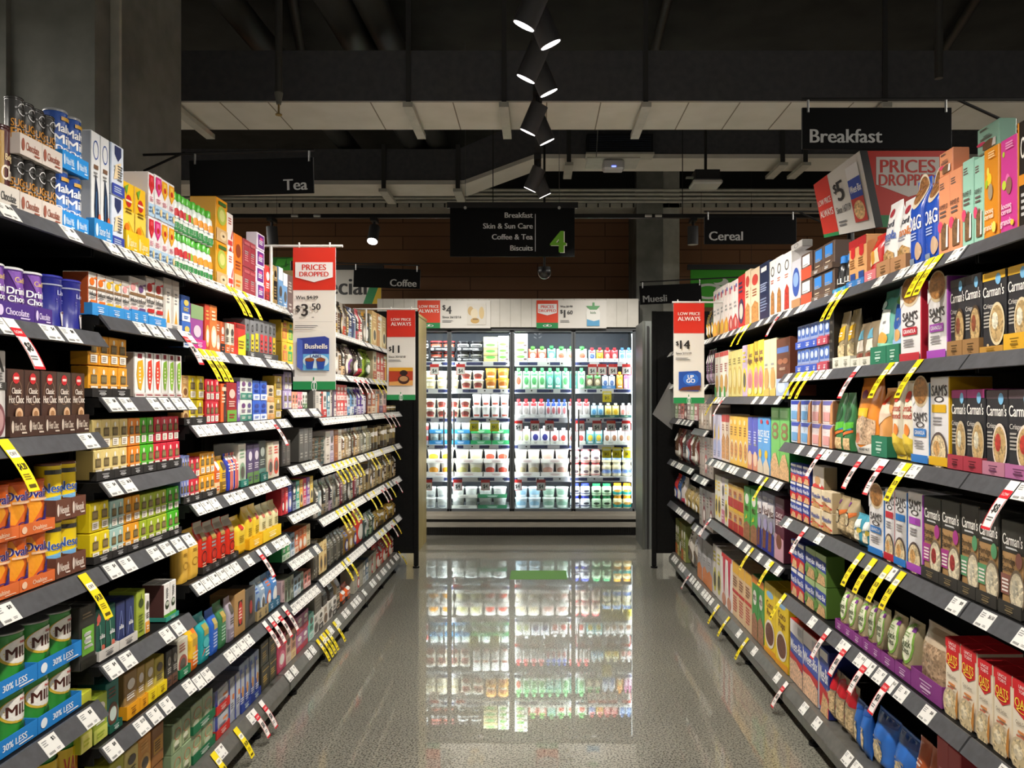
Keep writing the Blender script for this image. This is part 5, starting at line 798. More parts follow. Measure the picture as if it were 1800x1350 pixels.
# bay.shelf view x0 x1 y_top facings tiers kinds [tray]
RUNS = '''
L0.0 L1 -60 142 290 2 1 choc T:d9d2c8:.26:2:555:Chocolate
L0.0 L1 145 482 170 4 2 sugar T:d8cdc4:.36:2:9a5a4a:Chocolate
L1.0 L1 482 690 230 2 2 malt T:2a8fdc:.3:1:cfe8fb:Malted_Milk
L1.0 L1 735 882 390 2 1 drop T:2f8fd4:.2:2:cfe4f6:Starter_Pack
L1.0 L1 884 985 470 1 2 crest
L1.0 L1 988 1172 790 2 1 iceyel T:eec41e:.3:1:fff3b0:Lipton
L1.0 L1 1176 1222 690 1 2 icered
L1.0 L1 1224 1390 745 3 2 icepink,iceor,iceor
L2.0 L1 1392 1530 870 4 2 sqred
L2.0 L5 112 182 215 2 2 sqgr
L2.0 L5 184 335 270 4 2 sqor
L2.0 L5 342 428 215 1 2 kiwi
L2.0 L5 430 478 320 1 2 rooib
L2.0 L5 480 545 480 1 1 b2:e2761e/f0b080/8a3a18
L2.0 L5 548 648 530 2 2 redfilm
L2.0 L5 650 710 475 1 4 purp
L2.0 L5 712 750 715 1 1 b2:d8342c/8a2a28
L2.0 L5 752 775 730 1 1 b4:4a6a70/c8b060
L2.0 L5 776 808 715 1 1 b1:b39360/2a2420
L2.0 L5 812 880 735 2 1 b5:6f9ac8/e0e4e6
L2.0 L5 884 925 760 1 1 b0:6a5654/b8b0a8
L3.0 L5 930 1230 830 6 1 b1:8a7a50/3a2a20,b2:c8503a/e8d8c0,b3:3f5a80/d8c890
L4.0 L5 1240 1345 985 5 1 g2:3a3528/c8a84a,g1:c8c0b0/5a4a30,g3:26221e/c8b078,g2:b8b0a4/c8503a,g1:4a3a2a/e0c890
L4.0 L5 1345 1425 1030 3 1 g2:2a3550/8aa0c8,g4:3a4668/a8b8d8,g2:22242c/a03848
L4.0 L5 1425 1520 1060 4 1 g2:a83a44/e8d8d0,g3:6f6a64/b8b0a0,g3:c08a2a/2f3a6a,b4:5a5a50/d0c080
L5.0 L5 1520 1628 1080 3 1 b3:c9a46a/e8d0a0,b4:c48a58/e8d8b0,b3:d0b078/f0e0b8
L0.1 L2 -55 402 180 3 1 cadb T:4a2f80:.32:2:d8c8ec:Chocolate
L0.1 L2 404 690 262 2 1 lindt
L1.1 L2 690 1030 245 5 1 info,info,infy,infy,infp T:3a94dc:.28:2:cfe4f6:
L1.1 L2 1032 1165 262 2 1 infp,infv T:3a94dc:.28:1:cfe4f6:
L1.1 L2 1168 1305 262 2 1 infr,infr T:3a94dc:.2:2:cfe4f6:
L1.1 L2 1308 1432 272 2 1 clear T:d8d4d0:.12:2:888:
L2.1 L2 1440 1512 400 1 2 b2:3a6ac0/dfe8f4/d8c060
L2.1 L2 1518 1622 475 1 1 b5:9a4a98/8aa878/d8c8d8 T:c8388a:.22:1:f0c8e0:
L2.1 L2 1624 1662 470 1 1 b3:c8442c/e0b060
L2.1 L2 1664 1720 478 1 1 b3:d87a38/f0d8b8
L2.1 L5 345 480 1140 4 1 b3:e0702a/f6e0c8,b2:d8602a/2a2a2a,b2:e8dcc8/d8642a,b2:eae0cc/c8582a
L2.1 L5 486 572 1150 1 1 twin
L2.1 L5 574 640 1120 2 1 grg,gry T:4a4a4a:.16:2:ddd:
L2.1 L5 640 805 1130 5 1 gry,grr,grr,grr,gry T:4a4a4a:.16:5:ddd:
L3.1 L5 808 925 1060 2 2 b1:e0b83a/e07a4a,b1:e8c83a/3a9a5a
L3.1 L5 928 1060 1110 2 2 b1:d8b050/e8dcc0,b2:c86a4a/f0e0c0,b3:7a9a5a/e0e0c0
L4.1 L6 1240 1345 15 4 1 g3:4a4038/d8ccb8,g1:c8c0b8/8a6a40,g2:2c2624/d8b890,g3:5a4a44/e8dccb
L4.1 L6 1345 1460 30 3 1 p3:d8d2c4/8a5aa0,p3:3a302c/c8c0b4,p2:2f2a28/b83a48
L4.1 L6 1462 1525 50 1 1 p3:8fa838/4a6a1e
L5.1 L6 1527 1628 75 4 1 b2:d8c8a8/b85a3a,b2:c83a34/f0e0d0,b2:c8342e/f0c8b8,b4:b8302c/e8b050
L0.2 L2 -90 62 830 1 1 grybox
L0.2 L2 66 695 995 5 1 hotchoc,hotchoc,hotchoc,hotmint,hotcar T:4a332a:.3:1:d8c8b8:Hot_Choc
L1.2 L2 700 1020 725 4 2 tamber T:2c2a29:.28:2:ccc:
L1.2 L2 1060 1150 850 1 1 fyel
L1.2 L2 1155 1280 855 2 1 fred
L1.2 L2 1283 1445 868 3 1 fgrn
L2.2 L6 92 150 255 1 2 b3:c9985a/e8c890/8a5a30 T:2c2a29:.3:1:ccc:
L2.2 L6 152 262 258 2 2 tyellow T:2c2a29:.3:2:ccc:
L2.2 L6 265 366 282 3 2 tred
L2.2 L6 386 426 318 1 1 b4:e0602a/3a2a2a/f0c8a8
L2.2 L6 428 502 310 1 1 b2:9a1f24/6aa03a/d8b8a8
L2.2 L6 504 526 300 1 1 b3:6a4a90/b8a8d0
L2.2 L6 528 620 275 2 2 b2:d8dcd4/4a8a78/6a3a70,b2:cfd6d0/3a7a70/5a4a80
L2.2 L6 626 728 295 2 2 b2:3a62c8/dfe8f8/2a3a90
L2.2 L6 732 784 330 1 2 b2:e6c8a0/d8a060
L2.2 L6 785 852 260 1 2 tgold
L3.2 L6 854 915 228 2 2 tlav
L3.2 L6 917 1030 380 6 1 b2:e8a080/f0d8c8,b2:e8947a/f3e0d0,b3:d87a90/f3e0e0,b3:d8708a/f0d8d8,b2:dfe4d8/4a6a4a,b2:e4e6dc/6a8a5a
L4.2 L6 1032 1092 368 2 1 b0:5a5854/8a8680,b0:6a6660/aaa69c
L4.2 L6 1094 1205 375 4 1 b0:c8c2ba/888,b4:e6e0dc/c83a34,b2:e8e4e0/c83a3a,b2:3f7a90/b8ccd4
L4.2 L6 1207 1250 365 2 1 b4:d8d0c8/5a4a60,b2:6a5a70/e0d8d0
L4.2 L6 1252 1332 325 3 2 b2:c85a58/f0d8d0,b2:d8504a/f0e0d8,b2:c84a50/e8c8c0
L4.2 L6 1334 1480 345 6 1 g2:dfe4ea/6aa0c8,g2:6a9ac8/e8eef2,g2:b8c4d4/5a5a90,g2:6a4aa0/d8d0e4,g2:5a3a90/c8b8dc,g4:cfcad4/6a5a80
L5.2 L6 1482 1625 360 5 1 b2:7a3a28/d8a878,b2:c8703a/f0d8b8,b4:e0d0b8/d87a3a,b2:d8c8b8/8a6a90,b2:cfa8a0/c86a4a
L5.2 L6 1627 1708 480 5 1 t2:7a6a40/2a2a26,t2:a08a50/3a3428
L0.3 L3 -190 425 668 4 2 oval T:e07038:.22:2:f6cfae:Ovaltine
L0.3 L3 430 668 500 2 2 quik T:6e4536:.36:1:e8d8cc:Nesquik
L1.3 L3 752 1025 162 4 2 tcream T:2f2d2c:.3:2:ccc:
L1.3 L3 1028 1124 155 2 2 torange T:2f2d2c:.3:2:ccc:
L1.3 L3 1126 1230 150 2 2 tgreen T:2f2d2c:.3:2:ccc:
L1.3 L3 1233 1430 142 4 2 tred T:2f2d2c:.3:2:ccc:
L2.3 L6 68 150 860 3 2 tperi T:2f2d2c:.3:3:ccc:
L2.3 L6 152 228 870 2 2 tred T:2f2d2c:.3:2:ccc:
L2.3 L6 230 340 835 3 2 tamber T:2f2d2c:.3:3:ccc:
L2.3 L6 342 384 855 1 1 g2:d8622a/f0d0a0
L2.3 L6 386 436 860 1 1 g2:e8b42a/8a6a1e
L2.3 L6 438 522 838 4 1 g4:3848c0/e88a50,g4:d8706a/f0b0a0,g4:3444b8/e89060,g4:d86a70/f0c0a0
L2.3 L6 524 580 770 1 1 b3:d8d8cc/8aa88a T:2f7a70:.16:1:cfe4dc:
L2.3 L6 582 672 775 2 1 b2:5a4a70/5f8a4a/d8d0dc
L2.3 L6 674 728 745 1 1 b2:3f4644/5a8a80/a8b0a8 T:2f6a62:.2:1:cfe4dc:
L2.3 L6 730 820 755 2 1 b3:d8d0b4/c88a80,b3:e0d2c4/d8503c
L3.3 L6 828 905 745 2 1 b0:3b3835/6a645e,b0:524e49/7a746c
L3.3 L6 972 1078 652 3 1 b0:55534f/a8a49c,b0:5d5a56/a8a49c,b0:4f4d4a/8a867e
L4.3 L6 1080 1168 720 4 4 c1:9a9488/5a4a3a,c1:a8a294/4a5a58
L4.3 L6 1170 1292 668 4 1 b0:d8d0c4/8a7a6a,b2:d0c4d0/a898b0,b0:9a5a28/c88a48,b0:e0d8c8/a8987a
L4.3 L6 1294 1430 655 6 1 g2:6a4a34/c8a878,g0:a8906a/d8c8a0,g2:8a7a62/c8bca4,g0:4a3c30/9a8a70
L5.3 L6 1432 1520 640 4 1 g0:8a8474/c4bea8,g2:6a6a5c/b8b49c,g0:b0a888/d8d0b0
L5.3 L6 1522 1705 630 8 1 t2:8a7a54/3a342a,t2:a8945e/4a4232,c1:6a5c42/b8a880
L0.4 L4 -120 545 385 4 2 milo T:2583d2:.3:2:eaf4fc:30%_LESS
L1.4 L3 730 880 815 2 2 tyellow T:2f2d2c:.26:2:ccc:
L1.4 L3 882 996 800 2 2 taqua T:2f2d2c:.26:2:ccc:
L1.4 L3 998 1118 770 2 2 tamber T:2f2d2c:.26:2:ccc:
L1.4 L3 1121 1335 740 4 2 tlime T:2f2d2c:.26:4:ccc:
L1.4 L3 1338 1430 700 2 2 tgreen T:2f2d2c:.26:2:ccc:
L2.4 L7 52 145 250 1 1 goldbag
L2.4 L7 147 222 200 1 1 goldbag
L2.4 L7 224 290 150 1 1 redbag T:2f2b28:.14:1:888:
L2.4 L7 292 358 145 1 1 redbag T:2f2b28:.14:1:888:
L2.4 L7 360 420 120 1 1 redbag T:2f2b28:.14:1:888:
L2.4 L7 422 482 105 1 1 redbag T:2f2b28:.14:1:888:
L2.4 L7 484 558 110 1 1 yelbag
L2.4 L7 560 656 30 2 1 yelbag T:f0b81c:.25:2:fff0b0:
L2.4 L7 658 790 10 3 1 crmbag T:eec62a:.3:3:fff3b8:
L3.4 L6 808 885 1110 2 1 b3:c8303a/8a1a24,b3:d83840/f0b0a8
L3.4 L6 887 1076 1040 7 1 b3:3f4aa8/a8b0e0,b2:2f3a5a/8a98b8,b2:3aa890/c8e8dc,b3:e8b03a/f3dca0,b2:d83a5a/f0b0b8,b2:8a5aa8/d8c8e4,b3:e8c84a/f6e8b0
L4.4 L6 1090 1250 1030 6 1 g2:55524a/b8b4a8,g3:8fa0a0/d8e0dc,g2:26221e/8a7a60,g0:8a8078/c4bcb0,g2:3a2c34/a08a98,g3:b4b0a4/6a665c
L4.4 L6 1252 1425 970 7 1 g2:4f4a40/b0a890,g0:7a3038/c8a0a0,g2:9a9484/5a544a,g3:3a3834/a8a094
L5.4 L6 1427 1705 880 13 1 g2:5a4c38/c8b088,g0:8a7850/d0c090,t2:3c3428/a08a58,g3:a8946a/5a4a30
L1.5 L4 548 660 240 1 1 blkgrn
L1.5 L4 662 800 255 2 1 flora T:d2cec8:.2:2:666:
L1.5 L4 802 925 205 2 1 navyt T:d2cec8:.2:2:666:
L1.5 L4 927 986 140 1 1 olive
L1.5 L4 987 1016 170 1 1 b2:f0ece4/e8a040
L1.5 L4 1118 1206 85 2 1 whcup T:3a9a8a:.12:2:cfe4dc:
L2.5 L7 136 217 870 1 1 tallor
L2.5 L7 219 296 810 1 1 tallteal
L2.5 L7 298 357 775 1 1 tallblue
L2.5 L7 359 420 725 1 1 tallgreen
L2.5 L7 422 464 690 1 1 g2:b4aab8/8a8090
L2.5 L7 466 542 655 1 1 kraftred
L2.5 L7 544 613 625 1 1 darkred
L2.5 L7 616 698 560 2 1 g3:8faac8/3a5a98,g3:98b0c8/d8e0e6 T:a8946a:.25:1:555:
L2.5 L7 700 780 510 2 1 g3:6a90c0/c86a4a,g3:4f86c8/d8e4ee T:3a6a88:.24:1:cde:
L3.5 L7 788 860 270 2 1 b2:2f8a4a/c8e0c8,b2:4aa05a/e0ecd8
L3.5 L7 862 1008 200 5 1 b2:8aa8c0/dfe6ea,b2:d8764a/f0d8c0,b3:c8623a/f0c8a8,b3:d87a4a/f3d8b8,b0:d8c8a0/8a7a58
L4.5 L7 1012 1072 290 3 1 g0:5a5448/9a9484,b0:6a6458/a8a294
L4.5 L7 1074 1122 285 2 1 b3:e0c890/b08a50
L4.5 L7 1124 1250 225 5 1 g0:4f4d44/8a867a,g0:6a675c/a09c8e
L4.5 L7 1252 1345 170 3 1 g3:8a6a34/4a4a90,g3:96703a/d8b878
L4.5 L7 1347 1395 60 1 1 g3:c83a2e/dedad2
L5.5 L7 1397 1470 80 4 1 g3:3a4a48/a8b4b0,g2:b0b4b0/4a6a58,g2:4a5a38/9ab08a
L5.5 L7 1472 1628 40 7 1 g3:b89a50/6a4a28,g2:a08030/5a4424,t2:9a8438/4a3c20
L1.6 L4 552 632 830 1 1 b2:c8cc3a/e8e27a
L1.6 L4 634 732 850 1 1 b2:a8bc3a/d8e06a
L1.6 L4 735 822 755 1 1 b3:2f7a72/6a4a3c/c8d8d0 T:1f5a48:.16:1:cfe4dc:
L1.6 L4 852 940 690 1 1 b2:9a7a48/c8a050 T:eca41c:.3:1:8a5a10:
L1.6 L4 942 996 655 1 1 b2:b09048/d8b050 T:eca41c:.3:1:8a5a10:
L1.6 L4 998 1058 620 1 1 b2:b8a050/e0c858 T:ecd01c:.3:1:8a6a10:
L1.6 L4 1060 1125 590 1 1 b2:c0b048/e8d850 T:ecd01c:.3:1:8a6a10:
L1.6 L4 1127 1206 540 2 1 b2:33302d/6a4a3a/a8a49c
L1.6 L4 1212 1288 470 1 1 b3:e0dcc8/a85a50 T:1f7a52:.24:1:cfe8d8:
L3.6 L7 784 885 560 4 1 b0:c0a4a8/8a7078,b3:a8b09a/5a6a54,b3:98a898/58705c,b2:aab0a0/6a7868
L3.6 L7 887 960 530 3 1 b2:98b4cc/dfe6ea,b2:a8c0d0/e0e4e0,b3:a8bcb0/5a7a6a
L3.6 L7 962 1006 500 2 1 b2:d88a80/f0d0c8
L4.6 L7 1040 1092 620 1 1 b0:8a867c/b8b4a8
L4.6 L7 1094 1185 565 2 1 g0:3a3834/6a665e,g0:2e2c29/5a564e
L4.6 L7 1187 1228 520 1 1 g2:b8a888/4a3c30
L4.6 L7 1232 1300 610 2 1 g2:e8642a/2a2624 
L5.6 L7 1318 1480 430 8 1 b0:a8a494/7a766a,b3:98948a/c83a30,b0:b4b09c/8a8676,b2:8a8c86/c8ccc8,b2:4a6a88/b8c4c8
L5.6 L7 1482 1640 260 6 1 g3:c83a34/e8d8c8,g2:a8302e/d8c8b8,g3:b84a40/dccfc0,g2:8a2a2a/c8b8a0
L0.5 L4 300 565 1165 2 1 milov
L1.7 L4 745 1112 1180 4 2 b2:b4b43a/d8d878,b2:d8c878/e8dca0,b3:d89a48/e8b868,brownbx
L2.6 L4 1168 1300 1010 2 2 greenfilm
L2.6 L4 1303 1455 870 2 2 greenfilm T:1f6a44:.3:2:cfe0d4:
L2.6 L8 322 420 640 1 2 silverbx T:c0302c:.36:1:f0c8c0:
L2.6 L8 424 500 560 2 1 silverbx
L2.6 L8 502 645 430 4 1 bluefilm T:2a3f90:.18:2:cdd:
L2.6 L8 652 765 290 2 2 blkgold
L3.7 L8 768 832 270 1 1 b3:b83a5a/d87a90
L3.7 L8 834 905 240 2 1 b2:c8a898/d8c8b8,b2:c89878/e0c890
L3.7 L8 907 992 110 2 2 b2:b07a98/c83a4a,b2:a86a90/c04048
L3.7 L8 994 1030 110 1 1 b2:7ac0b0/c8e0d8
L4.6 L8 1032 1195 55 5 1 b3:d8d4cc/6a665e,b2:e0dcd4/4a4844,b3:d4cfc4/8a6a4a
R0.0 R1 1745 1890 165 1 1 oobs
R0.0 R1 1602 1743 315 1 1 lpink
R0.0 R1 1478 1600 395 1 1 lor
R1.0 R1 1398 1476 480 1 1 fjm
R1.0 R1 1308 1396 495 1 1 fjm
R1.0 R1 1114 1306 595 2 1 fjo
R1.0 R1 990 1110 590 1 1 ong
R1.0 R1 876 986 650 1 1 ong
R1.0 R1 750 874 800 1 1 orgran T:b98a60:.22:1:7a5a38:
R1.0 R1 640 748 830 1 1 whgran T:b98a60:.22:1:7a5a38:
R1.0 R1 545 636 1085 1 1 redpch T:d87a80:.25:1:eee:
R1.0 R1 402 542 1115 2 1 tanox T:3a78b8:.16:1:dde:
R1.0 R5 1552 1655 300 2 1 billcap T:3f9ac8:.14:1:dde:
R1.0 R5 1382 1550 225 2 2 upm T:6a5648:.2:1:ddd:
R1.0 R5 1292 1380 290 1 2 upmr
R1.0 R5 1218 1290 345 1 1 blwh
R1.0 R5 1150 1216 285 1 1 figr
R1.0 R5 1042 1148 330 2 1 figw
R1.0 R1 1420 1600 215 1 1@430@.1 fjm
R1.0 R1 1118 1228 425 1 1@622@0 fjo
R1.0 R5 1210 1300 205 1 1@262@0.01 grcart
R1.3 R3 122 216 445 1 1@622@0 wbxs
R2.0 R5 965 1040 365 1 1 navyc
R2.0 R5 895 963 410 1 1 crmc
R2.0 R5 852 893 425 1 1 crmc
R2.0 R5 796 850 465 1 1 b3:c8302e/3a3a58/e8d0c0
R2.0 R5 722 794 510 2 1 whre
R2.0 R5 600 720 560 4 1 whor
R3.0 R5 540 598 740 3 1 p3:6a5a30/d8a83a,p3:2a2826/b8862a,p3:4a5a3a/c8a03a
R0.1 R2 1648 1830 60 1 1 carmy T:dca82c:.2:1:8a6a18:
R0.1 R2 1458 1645 115 1 1 carmy T:b98a3c:.08:1:8a6a18:
R0.1 R2 1322 1455 140 1 1 carmg T:9a7448:.2:1:5a4428:
R1.1 R2 1200 1320 175 1 1 carmg T:9a7448:.2:1:5a4428:
R1.1 R2 1036 1192 170 1 1 samv
R1.1 R2 822 985 210 1 1 samr
R1.1 R2 720 820 230 1 1 bluebag T:2f7a5c:.24:1:b8d8c8:
R1.1 R2 592 718 250 1 1 tealbag T:2f7a5c:.24:1:b8d8c8:
R1.1 R2 435 590 520 2 1 brbag T:d8d6c8:.2:1:8a8a7a:
R1.1 R2 292 433 430 2 1 ybag T:d8d6c8:.2:1:8a8a7a:
R1.1 R2 255 290 400 1 1 pa
R1.1 R5 1428 1512 810 2 2 gor T:b85060:.3:1:eee:
R1.1 R5 1258 1426 850 5 2 go T:3f5ab8:.3:2:eee:
R2.1 R5 1095 1212 960 1 1 hersh
R2.1 R5 1000 1093 970 2 1 crml
R2.1 R5 918 998 980 2 1 yelc
R2.1 R5 870 916 1010 1 1 yelc
R2.1 R5 830 868 1020 1 1 b3:cfb8d4/e8d040
R2.1 R5 720 828 1060 3 1 khak
R2.1 R5 614 718 1070 3 1 wred
R3.1 R5 540 612 1050 4 1 p2:5a3a58/a890a8,p2:3a3034/8a7a80
R0.2 R2 1660 1880 1050 1 1 carmr T:b06a98:.16:1:6a3a5a:
R0.2 R2 1480 1657 1055 1 1 carmr T:b87a90:.16:1:6a3a5a:
R0.2 R2 1330 1478 1050 1 1 carmp T:a83a48:.18:1:5a2028:
R1.2 R2 1205 1328 1055 1 1 carmp T:a83a48:.18:1:5a2028:
R1.2 R2 1048 1200 950 1 1 samyp
R1.2 R2 905 1046 1000 1 1 samb
R1.2 R2 728 903 985 2 1 apri
R1.2 R2 600 726 1040 1 1 orbag T:2f7a5c:.3:1:b8d8c8:
R1.2 R2 415 598 960 1 1 honey
R1.2 R2 280 413 1080 2 1 treebag
R1.2 R6 1375 1548 240 2 2 wbpk
R1.2 R6 1212 1373 238 2 2 wbgo
R2.2 R6 1052 1205 295 2 1 grnc
R2.2 R6 952 1050 375 2 1 rice
R2.2 R6 872 950 372 2 1 vio
R2.2 R6 730 870 366 4 1 yelk
R2.2 R6 665 728 350 2 1 redc
R2.2 R6 592 663 350 2 1 lilw
R3.2 R6 485 590 195 5 1 b0:a89a88/6a5a4a,b3:98887a/c8b8a4,b0:b4a694/8a6a4a
R4.2 R6 300 478 265 7 1 b2:8aa878/d8e0c8,b2:a86a6a/e0c8c8,b2:d87a70/f0c8c0,b3:5a3a38/b89a90,b2:9a8a80/c8beb4
R0.3 R3 1606 1790 880 1 1 porb T:3a3834:.14:1:8a7a58:
R0.3 R3 1428 1592 805 1 1 porg T:3a3834:.14:1:8a7a58:
R0.3 R3 1284 1425 750 1 1 porg T:3a3834:.14:1:8a7a58:
R1.3 R3 1136 1282 720 1 1 porp T:3a3834:.14:1:8a7a58:
R1.3 R3 996 1134 690 1 1 porp T:3a3834:.14:1:8a7a58:
R1.3 R3 874 992 655 1 1 samvp
R1.3 R3 772 872 640 1 1 sambp
R1.3 R3 690 770 628 1 1 samrp
R1.3 R3 568 688 625 1 1 samb
R1.3 R3 432 566 830 2 1 tlbag
R1.3 R3 285 430 690 2 1 oatbag
R1.3 R3 108 283 630 2 2 wbxc
R1.3 R6 1158 1362 745 3 3 wbx
R2.3 R6 1085 1158 1010 1 1 cbits
R2.3 R6 985 1083 975 2 1 nest
R2.3 R6 948 983 960 1 1 nest
R2.3 R6 842 946 935 2 1 milg
R2.3 R6 720 840 915 3 2 redyel
R2.3 R6 612 718 845 4 1 b3:d8d4c0/e8d048,b3:e0dcd0/d8b848,b2:d8ccd0/c87a90
R3.3 R6 490 608 530 5 1 b0:9a8f84/6a6058,b0:a89c90/7a7068,b3:8a8078/b83a38
R4.3 R6 285 488 478 6 1 p2:5a4030/c8c0b4,p3:6a2a28/a89a90,p2:4a4644/8a8480,p3:7a3038/9ab0c0
R0.4 R4 1545 1720 740 1 1 oats
R0.4 R4 1405 1543 650 1 1 oats
R0.4 R4 1296 1403 580 1 1 oats
R0.4 R4 1174 1292 490 1 1 oats
R0.4 R4 1062 1170 425 1 1 oats
R1.4 R4 830 1056 340 1 1 quicko T:8a3f88:.3:1:d8b8d8:
R1.4 R4 715 828 285 1 1 quick T:8a3f88:.24:1:d8b8d8:
R1.4 R4 615 713 240 1 1 quick T:8a3f88:.24:1:d8b8d8:
R1.4 R4 480 613 175 2 1 quick T:8a3f88:.24:1:d8b8d8:
R1.4 R4 285 478 105 3 1 quick T:8a3f88:.24:1:d8b8d8:
R1.4 R7 1204 1356 280 2 2 wbxg
R1.4 R7 1100 1202 215 2 2 wbx
R3.4 R6 490 600 950 4 1 b0:a49c94/6a645c,b3:98908a/7a2a2a
R4.4 R6 365 488 935 4 1 p3:a08a58/c8b484,p3:b09a64/7a6438
R4.4 R6 265 363 830 3 1 p3:c83a34/4a6ab0,p3:3a5a90/d8d4cc,p2:d8d0cc/b83a50
R1.5 R4 1000 1180 1180 2 1 redbox
R1.5 R4 825 998 1180 2 1 orcrn
R1.5 R4 500 823 1040 2 1 bloat
R1.5 R4 392 498 885 2 1 bloat
R1.5 R4 195 390 690 3 1 redoat
R1.5 R7 1310 1380 985 1 1 wbx
R1.5 R7 1092 1300 840 2 1 wbxl
R2.4 R7 910 1086 560 2 1 coco
R2.4 R7 822 908 475 2 1 milc
R2.4 R7 682 820 400 3 1 redgr
R2.4 R7 605 680 310 2 1 redwh
R2.4 R7 542 603 245 2 1 b3:dcd6d0/c8c050
R3.5 R7 432 540 200 3 1 greyor
R4.5 R7 350 430 140 2 1 p3:d8d2c8/6a5a4a,p3:cfc8bc/7a6a58
R4.5 R7 246 348 60 5 1 b2:8a8a50/c86a3a,b2:7a8448/d8c880,b3:9a8a48/4a6a38
F.0 FZ 134 156 290 1 2 pblk
F.0 FZ 160 292 290 2 2 pred T:26262a:.4:2:e8e8e8:HIGH_PROTEIN
F.0 FZ 298 436 290 2 2 pblk T:26262a:.4:2:e8e8e8:HIGH_PROTEIN
F.0 FZ 439 513 270 1 4 dip
F.0 FZ 515 572 265 1 4 dipw
F.0 FZ 600 668 254 1 4 dipw
F.0 FZ 670 766 318 2 1 ored T:e6e6dc:.22:1:888:
F.0 FZ 768 814 315 1 1 otl T:e6e6dc:.22:1:888:
F.0 FZ 816 976 318 3 1 owgr T:e6e6dc:.22:1:888:
F.0 FZ 982 1020 325 1 1 oblu T:e6e6dc:.22:1:888:
F.0 FZ 1022 1060 325 1 1 oyel T:e6e6dc:.22:1:888:
F.0 FZ 1062 1136 325 2 1 ored2 T:e6e6dc:.22:1:888:
F.0 FZ 1140 1208 325 2 1 oblw T:e6e6dc:.22:1:888:
F.1 FZ 134 312 446 3 2 tcr
F.1 FZ 318 442 444 2 2 tcred
F.1 FZ 446 572 432 2 2 torng
F.1 FZ 600 966 430 9 1 owgr,ogrn,ogrn,ogrn,otl,otl,ogrn,otl,ogrn
F.1 FZ 968 1050 452 2 1 odk T:3a6a44:.16:2:aca:
F.1 FZ 1052 1120 460 2 1 owb T:4a8ac8:.2:2:dde:
F.1 FZ 1126 1162 450 1 1 oor
F.1 FZ 1164 1208 455 2 1 opk
F.2 FZ 134 374 588 4 2 tcred
F.2 FZ 380 572 566 4 2 twht
F.2 FZ 600 758 590 4 1 osr T:e0e0da:.16:2:999:
F.2 FZ 760 872 592 4 1 osb T:e0e0da:.16:2:999:
F.2 FZ 876 990 590 3 1 osr T:e0e0da:.16:3:999:
F.2 FZ 994 1062 612 2 1 olb T:2f5a54:.18:2:aca:
F.2 FZ 1066 1142 612 2 1 oly T:2f5a54:.18:2:aca:
F.2 FZ 1146 1208 612 2 1 olp T:2f5a54:.18:2:aca:
F.3 FZ 134 156 716 1 2 scup
F.3 FZ 160 256 712 2 2 tpro T:2a7fb4:.36:2:cfe4f6:
F.3 FZ 274 370 712 2 2 tpro T:2a7fb4:.36:2:cfe4f6:
F.3 FZ 373 480 712 2 2 tpro T:2f9a5a:.36:2:cfe8d8:
F.3 FZ 484 572 712 2 2 tpro T:2f9a5a:.36:2:cfe8d8:
F.3 FZ 600 682 732 2 1 owh T:e6e6da:.2:1:999:
F.3 FZ 684 782 730 2 1 odb T:e6e6da:.2:1:999:
F.3 FZ 785 966 740 4 1 oprd T:e6e6da:.2:1:999:
F.3 FZ 970 1056 738 2 1 otly
F.3 FZ 1060 1208 740 4 1 ownt T:e6e6da:.2:2:999:
F.4 FZ 145 285 852 2 2 tyel T:e8e4dc:.32:2:a88:
F.4 FZ 290 436 852 2 2 tgrn T:e8e4dc:.32:2:a88:
F.4 FZ 440 572 852 2 2 trd T:e8e4dc:.32:2:a88:
F.4 FZ 600 732 852 2 2 tcrm T:e8e4dc:.32:2:a88:
F.4 FZ 735 882 852 2 2 tpk T:e8e4dc:.32:2:a88:
F.4 FZ 886 1046 850 3 2 jpk
F.4 FZ 1050 1208 852 3 2 jbl
F.5 FZ 134 256 1046 2 2 tclr
F.5 FZ 272 408 1046 2 2 tclr T:d8d8cc:.3:2:888:
F.5 FZ 411 560 1046 2 2 tclr T:2f7a52:.34:2:cfe8d8:
F.5 FZ 600 738 1046 2 2 tice
F.5 FZ 741 882 1046 2 2 tmnt
F.5 FZ 886 992 1028 2 2 jnv
F.5 FZ 997 1104 1028 2 2 jgr
F.5 FZ 1108 1208 1026 2 2 jor
'''
